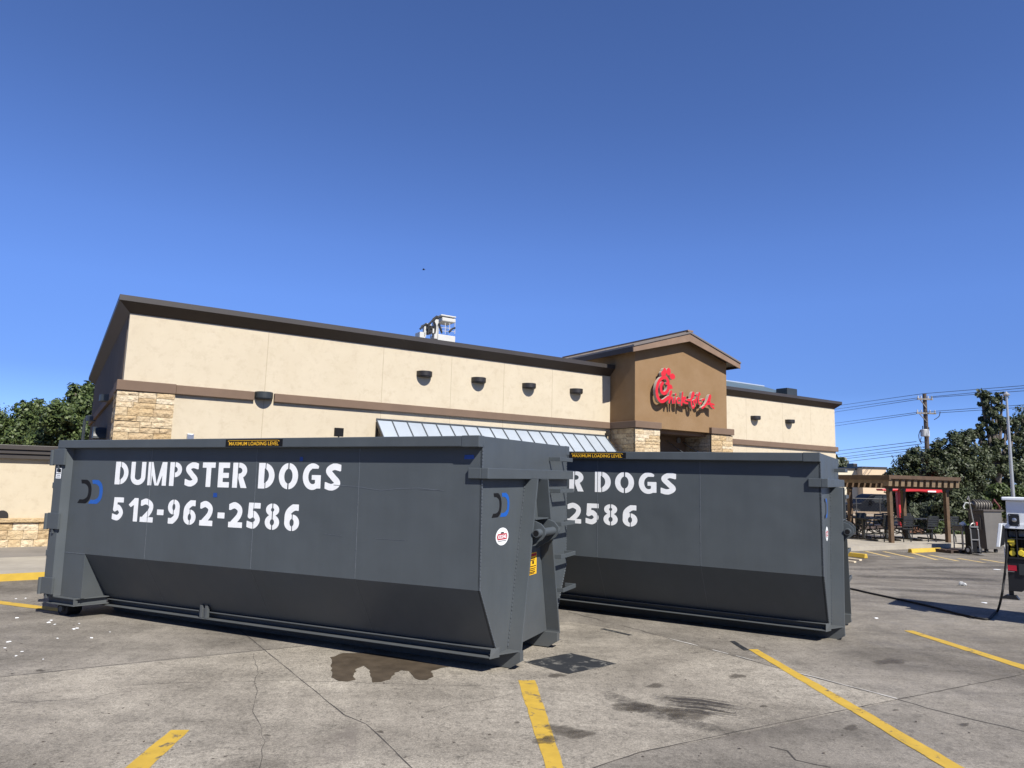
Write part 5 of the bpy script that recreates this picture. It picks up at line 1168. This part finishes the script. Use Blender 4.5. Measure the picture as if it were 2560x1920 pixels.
# ------------------------------------------------------------------ utility pole and wires
PY = 60.0
pt0 = P(2311, 984, PY); pb = Vector((pt0.x, PY, zg(40, 40)-.2))
M['polewood'] = mat('weathered_pole_wood', (.085, .065, .052), .9, var=.3, vscale=6)
M['grey'] = mat('grey_transformer_paint', (.48, .49, .48), .5, var=.08)
pole = empty('utility_pole', pb, label='wooden utility pole with crossarms and pale transformers above the oaks', cat='utility pole')
H_ = pt0.z-pb.z
mb = MB(); mb.tube([(0, 0, 0), (0, 0, H_)], [.22, .15], 12); mb.build('shaft', M['polewood'], pole)
def rel2(px, py): v = P(px, py, PY); return v.x-pb.x, v.z-pb.z
for (xa, ya, xb, yb) in ((2290, 998, 2328, 999), (2288, 1033, 2336, 1034)):
    (x0, z0), (x1, z1) = rel2(xa, ya), rel2(xb, yb); mb = MB(); mb.bar((x0, -.2, z0), (x1, -.2, z0), .12, .14); arm = mb.build('crossarm', M['slab2'], pole)
    mb = MB()
    for t in (.05, .25, .7, .95): mb.tube([(x0+(x1-x0)*t, -.2, z0+.07), (x0+(x1-x0)*t, -.2, z0+.28)], .05, 8)
    mb.build('insulator', M['grey'], arm); mb = MB(); mb.bar((x0+.25, -.2, z0-.05), (0, -.17, z0-.75), .06); mb.build('arm_brace', M['slab2'], arm)
for xa, xb, ya, yb, dy in ((2296, 2316, 1074, 1092, -.35), (2318, 2329, 1076, 1092, .3)):
    (x0, z0), (x1, z1) = rel2(xa, ya), rel2(xb, yb); cx = (x0+x1)/2; r = (x1-x0)/2*1.02
    mb = MB(); mb.tube([(cx, dy, z) for z in (z1, z1+.04, z0-.05, z0)], [r*.93, r, r, r*.9], 18); tr = mb.build('transformer', M['grey'], pole)
    mb = MB()
    for s in (-.15, .15): mb.tube([(cx+s, dy, z0), (cx+s, dy, z0+.3)], .045, 8)
    mb.build('bushing', M['lamp2'], tr)
mb = MB()
for pts in ([(2296, 1076), (2292, 1088), (2294, 1102), (2300, 1110)], [(2345, 1030), (2342, 1042), (2330, 1050)], [(2298, 1094), (2297, 1104), (2310, 1106)]):
    mb.tube([(rel2(*p)[0], -.3, rel2(*p)[1]) for p in smooth_path(pts, 4)], .03, 6)
mb.build('lead_wire', M['rubber'], pole)
M['wire'] = mat('weathered_wire', (.05, .052, .055), .6, var=.1)
def wire(p0, y0, p1, y1, t0, t1, sag, r, label, group):
    a, b = P(*p0, y0), P(*p1, y1); pts = []
    for k in range(25):
        t = t0+(t1-t0)*k/24; q_ = a.lerp(b, t); s_ = (t-t0)/(t1-t0); q_.z -= sag*4*s_*(1-s_)*.0; pts.append(q_)
    mb = MB(); mb.tube(pts, r, 5); tag(mb.build('power_line', M['wire']), label, 'power line', group)
g1 = 'upper wires left of the utility pole'; g2 = 'lower service wires left of the utility pole'; g3 = 'wires right of the utility pole'
for a, b in (((2088,1015),(2309,984)), ((2088,1023),(2292,995)), ((2088,1030),(2292,999)), ((2088,1058),(2300,1030)), ((2088,1065),(2290,1035))):
    wire(a, 105, b, PY-.2, -1.2, 1, 0, .023, 'thin high wire running left from a crossarm of the utility pole', g1)
for a, b in (((2088,1128),(2291,1104)), ((2088,1137),(2302,1110)), ((2088,1145),(2312,1117)), ((2088,1150),(2312,1123)), ((2095,1157),(2312,1131))):
    wire(a, 105, b, PY-.2, -1.2, 1, 0, .027, 'thicker low service wire running left from the utility pole below its transformers', g2)
for a, b in (((2310,984),(2560,964)), ((2326,992),(2560,970)), ((2328,994),(2560,977)), ((2312,1030),(2560,1012)), ((2334,1033),(2560,1018))):
    wire(a, PY-.2, b, 52, 0, 2.0, 0, .021, 'thin wire running right from the utility pole past the oak top', g3)

# ------------------------------------------------------------------ flagpole and lamp post
fp = P(2516, 990, 30); fb_ = Vector((fp.x, 30, zg(fp.x, 30)))
M['alu'] = mat('pale_aluminium', (.46, .46, .45), .35, .5, var=.05)
flag = empty('flagpole', fb_, label='slim white metal flagpole standing behind the trailer', cat='flagpole')
mb = MB(); mb.tube([(0, 0, 0), (0, 0, (fp.z-fb_.z)*.5), (0, 0, fp.z-fb_.z)], [.078, .064, .042], 14); mb.build('shaft', M['alu'], flag)
mb = MB(); mb.tube([(0, 0, fp.z-fb_.z+z) for z in (0, .03, .06, .12, .2)], [.06, .13, .14, .08, .01], 12); mb.build('cap', M['alu'], flag)
lp = P(213, 1040, 30); lb_ = Vector((lp.x, 30, zg(lp.x, 30)))
lamp = empty('lamp_post', lb_, label='thin dark lamp post with a short arm beside the left end wall', cat='lamp post')
mb = MB(); mb.tube([(0, 0, 0), (0, 0, lp.z-lb_.z-.2), (.08, 0, lp.z-lb_.z-.03), (.3, 0, lp.z-lb_.z)], .06, 10); mb.build('shaft', M['lamp2'], lamp)
mb = MB(); mb.box(.28, .75, -.12, .12, lp.z-lb_.z-.06, lp.z-lb_.z+.05); mb.build('lamp_head', M['lamp2'], lamp, bevel=.03)

# ------------------------------------------------------------------ wheel stops
def wheel_stop(p0, p1, label):
    d = Vector((p1.x-p0.x, p1.y-p0.y, 0)); l = d.length; o = frame('wheel_stop', p0, d, label, 'wheel stop', 'yellow wheel stops on the lot')
    mb = MB(); mb.prism([(-.08, 0), (.08, 0), (.05, .12), (-.05, .12)], 0, 0, l); b = mb.build('block', M['kerbpaint'], o, bevel=.015)
    return o
wheel_stop(G(2275, 1382), G(2352, 1378), 'bright yellow wheel stop at the patio kerb by the grey bin')
wheel_stop(G(2105, 1389), G(2166, 1396), 'ochre yellow wheel stop just right of the farther container')

# ------------------------------------------------------------------ trailer at the right edge
M['trailwhite'] = mat('white_trailer_panel', (.74, .77, .80), .4, var=.03)
M['trailblack'] = mat('black_trailer_steel', (.010, .011, .014), .45, var=.2)
M['fitting'] = mat('yellow_plastic_fitting', (.75, .58, .05), .4, var=.1)
TX = Vector((.75, -.66, 0)).normalized(); TY = Vector((.66, .75, 0)).normalized()
T0 = Vector((7.62, 10.85, zg(7.62, 10.85)))
trl = frame('generator_trailer', T0, TX, 'white and black generator trailer cut off by the right edge of the photo', 'trailer')
def T(px, py, y=0.0):
    r = ray(px, py); q_ = EYE+r*((y-(EYE-T0).dot(TY))/r.dot(TY))-T0; return q_.dot(TX), q_.z
c2 = lambda x, y: (2380+x*.205, 1220+y*.205)
TL = 3.6
def tbox(mb, a, b, y0, y1, x1=None):
    x0, z0 = T(*c2(*a), y0); xb, zb = T(*c2(*b), y0); mb.box(x0, xb if x1 is None else x1, y0, y1, zb, z0)
x0, ztop = T(*c2(650, 150)); _, zmid = T(*c2(690, 480)); xc, zcap = T(*c2(597, 108), -.06); _, zbot = T(*c2(690, 1330)); xl, _ = T(*c2(640, 600)); _, zlow = T(*c2(665, 862))
mb = MB(); mb.box(x0, TL, 0, .78, zmid, ztop); mb.build('upper_cabinet', M['trailwhite'], trl, bevel=.01)
mb = MB(); mb.box(xc, TL+.1, -.06, .84, ztop+.001, zcap); mb.build('roof_slab', M['trailwhite'], trl, bevel=.012)
mb = MB(); mb.box(xl, TL, 0, .03, zlow, zmid-.002); mb.box(xl, TL, .35, .78, zlow, zmid-.002)
mb.box(xl, xl+.03, .0301, .3499, zlow, zmid-.002); cabn = mb.build('lower_cabinet', M['trailblack'], trl)
# cut the open bay: build frame strips instead of a closed front
me = cabn.data; bpy.data.objects.remove(cabn)
mb = MB(); fx = lambda x: T(*c2(x, 700))[0]; fz = lambda y: T(*c2(720, y))[1]
mb.box(xl, fx(680), 0, .35, zlow, zmid-.002); mb.box(fx(680), TL, .33, .35, zlow, zmid-.002); mb.box(fx(680), TL, .0, .329, zlow, zlow+.03); mb.box(fx(785), fx(800), 0, .32, zlow+.0305, zmid-.003)
mb.box(fx(680), TL, 0, .329, zmid-.03, zmid-.0025); mb.box(fx(680), fx(785), 0, .329, fz(622), fz(612)); mb.box(fx(800), TL, 0, .329, fz(622), fz(612)); mb.box(xl, TL, .3505, .78, zlow, zmid-.002)
mb.build('lower_cabinet', M['trailblack'], trl, bevel=.003)
mb = MB(); mb.box(xl-.02, TL, -.015, -.001, zmid-.015, zmid+.06); mb.box(xl-.015, xl, -.012, .0, zlow, zmid-.016); mb.build('cabinet_trim', M['trailwhite'], trl, bevel=.003)
mb = MB(); tbox(mb, (682, 312), (828, 470), -.02, -.0005); sk = mb.build('socket_panel', M['trailblack'], trl, bevel=.012)
cx_, cz_ = T(*c2(760, 390), -.03); mb = MB(); mb.tube([(cx_, y, cz_) for y in (-.021, -.045, -.05)], [.03, .03, .015], 18); mb.build('socket', M['steel'], sk)
for sx in (700, 812):
    for sy in (330, 452):
        a_, b_ = T(*c2(sx, sy), -.022); mb = MB(); mb.tube([(a_, -.0201, b_), (a_, -.026, b_)], .009, 8); mb.build('screw', M['steel'], sk)
for a, b in (((680, 520), (780, 600)), ((805, 520), (900, 600))):
    mb = MB(); tbox(mb, a, b, .2, .32); mtr = mb.build('meter', M['grey'], trl, bevel=.01)
for xx, y0, y1 in ((740, 745, 840), (845, 745, 840), (735, 640, 700)):
    a_, b_ = T(*c2(xx, (y0+y1)/2), .06); mb = MB(); r = .042
    mb.tube([(a_, .02, b_), (a_, .035, b_), (a_, .14, b_), (a_, .22, b_)], [r*.9, r, r, r*.7], 14); mb.tube([(a_, .08, b_-.05), (a_, .08, b_+.075)], .03, 10); ft = mb.build('cable_fitting', M['fitting'], trl)
a_, b_ = T(*c2(700, 648), .03); mb = MB(); mb.box(a_-.04, a_+.07, .01, .1, b_-.02, b_+.03); mb.build('cable_fitting', M['fitting'], trl, bevel=.008)
# hinged flap standing open
mb = MB(); mb.prism([T(*c2(*p_), -.12) for p_ in ((570, 433), (613, 435), (582, 720), (541, 715))], 1, -.16, -.08); fl_ = mb.build('flap', M['trailwhite'], trl, bevel=.006)
mb = MB(); mb.prism([T(*c2(*p_), -.05) for p_ in ((612, 448), (640, 470), (640, 690), (584, 716))], 1, -.0795, -.02); mb.build('flap_lining', M['trailblack'], fl_)
# chassis
mb = MB(); xq, zq = T(*c2(668, 872)); xr, zr = T(*c2(692, 1255)); xs_, _ = T(*c2(790, 1255))
mb.prism([(xq, zlow-.002), (TL, zlow-.002), (TL, zr+.18), (xs_+.25, zr+.18), (xs_+.06, zr), (xr, zr)], 1, .02, .74); ch = mb.build('chassis', M['trailblack'], trl, bevel=.006)
mb = MB(); tbox(mb, (680, 940), (790, 1012), 0, .019); mb.build('reflector', M['red'], trl)
mb = MB(); tbox(mb, (676, 1014), (760, 1026), -.04, .04); mb.build('step', M['steel'], trl)
mb = MB(); tbox(mb, (812, 925), (905, 1068), 0, .019); mb.build('plate', M['lamp2'], trl)
mb = MB(); a_, b_ = T(*c2(725, 1262), .08); mb.box(a_-.03, a_+.03, .05, .11, b_-.05, b_+.06); mb.prism([(a_-.15, b_-.11), (a_+.10, b_-.11), (a_+.06, b_-.0505), (a_-.06, b_-.0505)], 1, .02, .14); mb.build('jack_foot', M['trailblack'], trl, bevel=.004)
for y in (.0, .62):
    mb = MB(); mb.tube([(TL-.9, y, .33), (TL-.9, y+.18, .33)], .33, 22); w_ = mb.build('wheel', M['rubber'], trl); mb = MB(); mb.tube([(TL-.9, y-.01, .33), (TL-.9, y+.19, .33)], .18, 16); mb.build('rim', M['grey'], w_)

# hose from the trailer across the lot
qh = lambda x, y: (2080+x*.3496, 1340+y*.3496)
hp_ = []
a_ = BW(0, 0, 0)
for (x, y), h in (((1252, 60), .75), ((1243, 200), .5), ((1228, 330), .28), ((1213, 430), .14)):
    r = ray(*qh(x, y)); yy = 11.0-h*.2; hp_.append(EYE+r*(yy/r.y))
for x, y in ((1180, 542), (1120, 590), (1050, 587), (900, 556), (700, 502), (450, 446), (250, 403), (125, 375), (-150, 330), (-500, 290)): hp_.append(G(*qh(x, y), .018))
pts = []
for i in range(len(hp_)-1):
    p0, p1, p2, p3 = hp_[max(i-1, 0)], hp_[i], hp_[i+1], hp_[min(i+2, len(hp_)-1)]
    for j in range(6):
        t = j/6; pts.append(.5*(2*p1+(p2-p0)*t+(2*p0-5*p1+4*p2-p3)*t*t+(3*p1-p0-3*p2+p3)*t**3))
for p in pts[24:]: p.z = max(p.z, zg(p.x, p.y)+.017)
mb = MB(); mb.tube(pts+[hp_[-1]], .017, 10); tag(mb.build('cable', M['rubber'], smooth=True), 'long black rubber cable hanging from the trailer and trailing across the lot', 'cable')

# ------------------------------------------------------------------ scrap equipment: bin, reel, hand truck, table
M['binmetal'] = mat('brown_grey_bin_metal', (.075, .062, .053), .6, var=.2, vscale=2.5); M['binlight'] = mat('grey_bin_panel', (.13, .12, .105), .5, var=.12, vscale=2)
bp0 = G(2466, 1383); bang = Vector((.93, .37, 0)); YB = bp0.y
bin_ = frame('equipment_bin', bp0, bang, 'big tapered grey metal bin behind the hand truck', 'bin')
hb = (P(2463, 1279, YB)-bp0).z
k_ = YB/FPX
mb = MB(); w1 = 58*k_; dp = .5
mb.add([(.06, 0, .12), (w1, 0, .12), (w1+.1, 0, hb), (-.02, 0, hb), (.06, dp, .12), (w1, dp, .12), (w1+.1, dp, hb), (-.02, dp, hb)], [(0,1,2,3),(7,6,5,4),(0,4,5,1),(1,5,6,2),(2,6,7,3)]); mb.build('front_panel', M['binlight'], bin_, bevel=.01)
mb = MB(); mb.add([(.059, 0, .12), (.059, dp, .12), (-.021, dp, hb), (-.021, 0, hb)], [(0, 1, 2, 3)]); mb.box(-.035, -.0215, .1, dp-.1, hb*.55, hb*.9); mb.build('side_panel', M['binmetal'], bin_, bevel=.01)
mb = MB(); mb.box(-.07, w1+.14, -.04, dp+.04, hb+.001, hb+.06); mb.build('lid', M['binmetal'], bin_, bevel=.01)
for x in (.15, w1-.15):
    for y in (.1, dp-.1): mb = MB(); mb.tube([(x, y-.03, .06), (x, y+.03, .06)], .06, 12); mb.build('caster', M['rubber'], bin_)
# hose reel lying on the bin
rp = P(2456, 1264, YB+.3); reel = empty('hose_reel', (rp.x, YB+.3, bp0.z+hb+.06), label='tangled metal hose reel with a reddish hoop lying on the grey bin', cat='hose reel')
rz_ = rp.z-reel.location.z
mb = MB(); mb.tube([(-.30, 0, rz_-.02), (-.28, 0, rz_), (.2, 0, rz_), (.22, 0, rz_-.02)], [.11, .15, .15, .11], 18)
for k in range(7): mb.tube([(-.3+k*.08, .165*math.cos(t), rz_+.165*math.sin(t)) for t in np.linspace(0, 6.28, 20)], .02, 6)
mb.box(-.25, .15, -.12, .12, 0, .05); mb.bar((-.2, 0, .05), (-.2, 0, rz_), .05); mb.bar((.12, 0, .05), (.12, 0, rz_), .05); mb.build('drum', mat('tarnished_steel', (.16, .145, .125), .5, .4, var=.3, vscale=9), reel)
mb = MB(); mb.tube([(.42+.06*math.sin(t*2), .05+.18*math.sin(t), rz_+.03+.17*math.cos(t)+.0) for t in np.linspace(0, 6.28, 24)], .022, 8); mb.tube([(.42, .05, 0), (.42, .05, rz_-.13)], .02, 6); mb.build('hoop', mat('rusty_red_paint', (.16, .045, .04), .7, var=.25), reel)
mb = MB(); mb.tube([(-.3, 0, rz_+.05), (-.55, -.02, rz_+.08), (-.62, -.02, rz_-.05), (-.6, -.05, rz_-.12)], .02, 6); mb.build('hose_end', M['grey'], reel)
# hand truck
hp0 = G(2441, 1387); YH = hp0.y; kh = YH/FPX
ht = frame('hand_truck', hp0, Vector((1, .15, 0)), 'upright metal hand truck with grey wheels leaning by the bin', 'hand truck')
Hh = (P(2440, 1298, YH)-hp0).z; wd = 10.5*kh
M['htm'] = mat('dull_aluminium', (.34, .33, .31), .4, .6, var=.1)
mb = MB(); mb.tube([(-wd, 0, .08), (-wd, .03, Hh*.72)]+[(-wd*math.cos(t), .05, Hh*.72+wd*1.35*math.sin(t)) for t in np.linspace(0, math.pi, 12)]+[(wd, .03, Hh*.7), (wd, 0, .08)], .018, 8)
for z in (.42, .78): mb.bar((-wd, .02, Hh*z), (wd, .02, Hh*z), .03)
mb.build('frame', M['htm'], ht)
mb = MB(); mb.box(-wd*.9, wd*.9, -.22, .0, .03, .04); mb.build('toe_plate', M['htm'], ht)
for s in (-1, 1):
    mb = MB(); mb.tube([(s*(wd+.03)-.03, .10, .13), (s*(wd+.03)+.03, .10, .13)], .125, 18); w_ = mb.build('wheel', M['rubber'], ht); mb = MB(); mb.tube([(s*(wd+.03)-.035, .10, .13), (s*(wd+.03)+.035, .10, .13)], .06, 12); mb.build('rim', M['grey'], w_)
mb = MB(); mb.tube([(-wd*1.4, .02, Hh*1.55), (-wd*1.1, .02, Hh*1.65), (0, .05, Hh*.95), (wd*.4, .05, Hh*.75)], .018, 8); mb.build('handle', M['htm'], ht)
mb = MB(); mb.box(wd*.5, wd*.85, .0, .06, Hh*.82, Hh*.92); mb.build('grip', M['redmetal'], ht, bevel=.01)
# black crate carried on it
cr0 = P(2440, 1384, YH+.12); crt = frame('crate', (hp0.x-.02, YH+.05, hp0.z+.04), Vector((1, .15, 0)), 'black plastic crate standing on the hand truck', 'crate')
mb = MB(); mb.box(-wd*.86, wd*.86, 0, .22, 0, Hh*.74); mb.build('shell', M['black'], crt, bevel=.02)
mb = MB(); mb.box(-wd*.88, wd*.88, -.01, .23, Hh*.741, Hh*.77); mb.build('rim', M['black'], crt, bevel=.01)
# steel work table
tp = G(2406, 1376); YT = tp.y; kt = YT/FPX
tb = frame('work_table', tp, Vector((1, .1, 0)), 'small steel work table left of the hand truck', 'table')
ht_ = (P(2406, 1314, YT)-tp).z
mb = MB(); mb.box(-12*kt, 16*kt, -.25, .25, ht_-.03, ht_); mb.box(-10*kt, 14*kt, -.22, .22, ht_-.17, ht_-.031); mb.build('tabletop', M['binlight'], tb, bevel=.006)
for x in (-9*kt, 13*kt):
    for y in (-.2, .2): mb = MB(); mb.tube([(x, y, 0), (x, y, ht_-.171)], .02, 8); mb.build('leg', M['htm'], tb)
mb = MB(); mb.box(-9*kt, 13*kt, -.2, .2, .2, .22); mb.build('shelf', M['binmetal'], tb)
rg_ = empty('rag', (tp.x+.06, YT, tp.z+ht_), label='crumpled pale rag on the steel work table', cat='rag')
bm = bmesh.new(); bmesh.ops.create_icosphere(bm, subdivisions=3, radius=.09)
for v in bm.verts: v.co *= 1+.25*math.sin(v.co.x*60+v.co.y*43)*math.cos(v.co.z*70); v.co.z = max(0, v.co.z*.8+.04)
me = bpy.data.meshes.new('cloth'); bm.to_mesh(me); bm.free(); me.materials.append(M['white']); o = bpy.data.objects.new('cloth', me); COL.objects.link(o); o.parent = rg_
# dark timber skid on the ground by the kerb
sp0, sp1 = G(2378, 1384), G(2422, 1383); dsk = sp1-sp0; sk = frame('timber_skid', sp0, dsk, 'dark low timber skid lying at the kerb left of the hand truck', 'pallet')
mb = MB(); l = Vector((dsk.x, dsk.y, 0)).length
for y in (0, .2, .4): mb.box(0, l, y, y+.14, .08, .1)
for x in (.0, l/2-.05, l-.1): mb.box(x, x+.1, 0, .54, 0, .0795)
mb.build('boards', mat('dark_wet_timber', (.055, .035, .025), .8, var=.3), sk)
# timber offcuts right of the farther container
for k, (a, b) in enumerate((((2108, 1397), (2152, 1402)), ((2110, 1404), (2138, 1407)))):
    p0, p1 = G(*a), G(*b); d = p1-p0; o = frame('timber_offcut', p0, d, ['longer pale timber offcut lying right of the farther container', 'shorter pale timber offcut nearest the farther container'][k], 'timber')
    mb = MB(); mb.box(0, Vector((d.x, d.y, 0)).length, -.06, .06, 0, .04); mb.build('plank', mat('raw_pine', (.62, .52, .36), .8, var=.1), o, bevel=.004)

# ------------------------------------------------------------------ litter
def scrap(px, py, s, label, group=None, m=None, tall=.4):
    c = G(px, py); bm = bmesh.new(); bmesh.ops.create_icosphere(bm, subdivisions=2, radius=s); rs = R_.random()*9
    for v in bm.verts:
        v.co *= 1+.35*math.sin(v.co.x/s*3+rs)*math.cos(v.co.y/s*2.5+rs*2); v.co.x *= 1.5; v.co.z = max(0, v.co.z*tall+s*tall*.5)
    me = bpy.data.meshes.new('paper_scrap'); bm.to_mesh(me); bm.free(); me.materials.append(m or M['white'])
    o = bpy.data.objects.new('paper_scrap', me); COL.objects.link(o); o.location = c; o.rotation_euler = (0, 0, R_.uniform(0, 6)); return tag(o, label, 'litter', group)
gl = 'white scraps on the pavement by the left container wheel'
for px, py, s in ((43,1545,.022),(122,1557,.028),(128,1551,.02),(137,1561,.014),(185,1573,.026),(193,1571,.02),(229,1595,.02),(22,1605,.024),(144,1596,.014),(198,1559,.012),(275,1580,.009),(108,1648,.01),(55,1629,.012),(40,1640,.014),(12,1620,.012),(64,1496,.018),(40,1497,.014)):
    scrap(px, py, s*.72, 'small white torn scrap lying on the pavement near the left container roller', gl)
scrap(2407, 1464, .05, 'crumpled clear plastic cup lying on the lot left of the trailer', m=M['grey'], tall=1.0)
scrap(2461, 1507, .045, 'flat white paper scrap at the edge of the trailer shadow', tall=.12)
scrap(2492, 1424, .05, 'flat white paper scrap beyond the trailer cable', tall=.12)
scrap(2190, 1546, .022, 'small white scrap on the open lot right of the farther container', tall=.4)
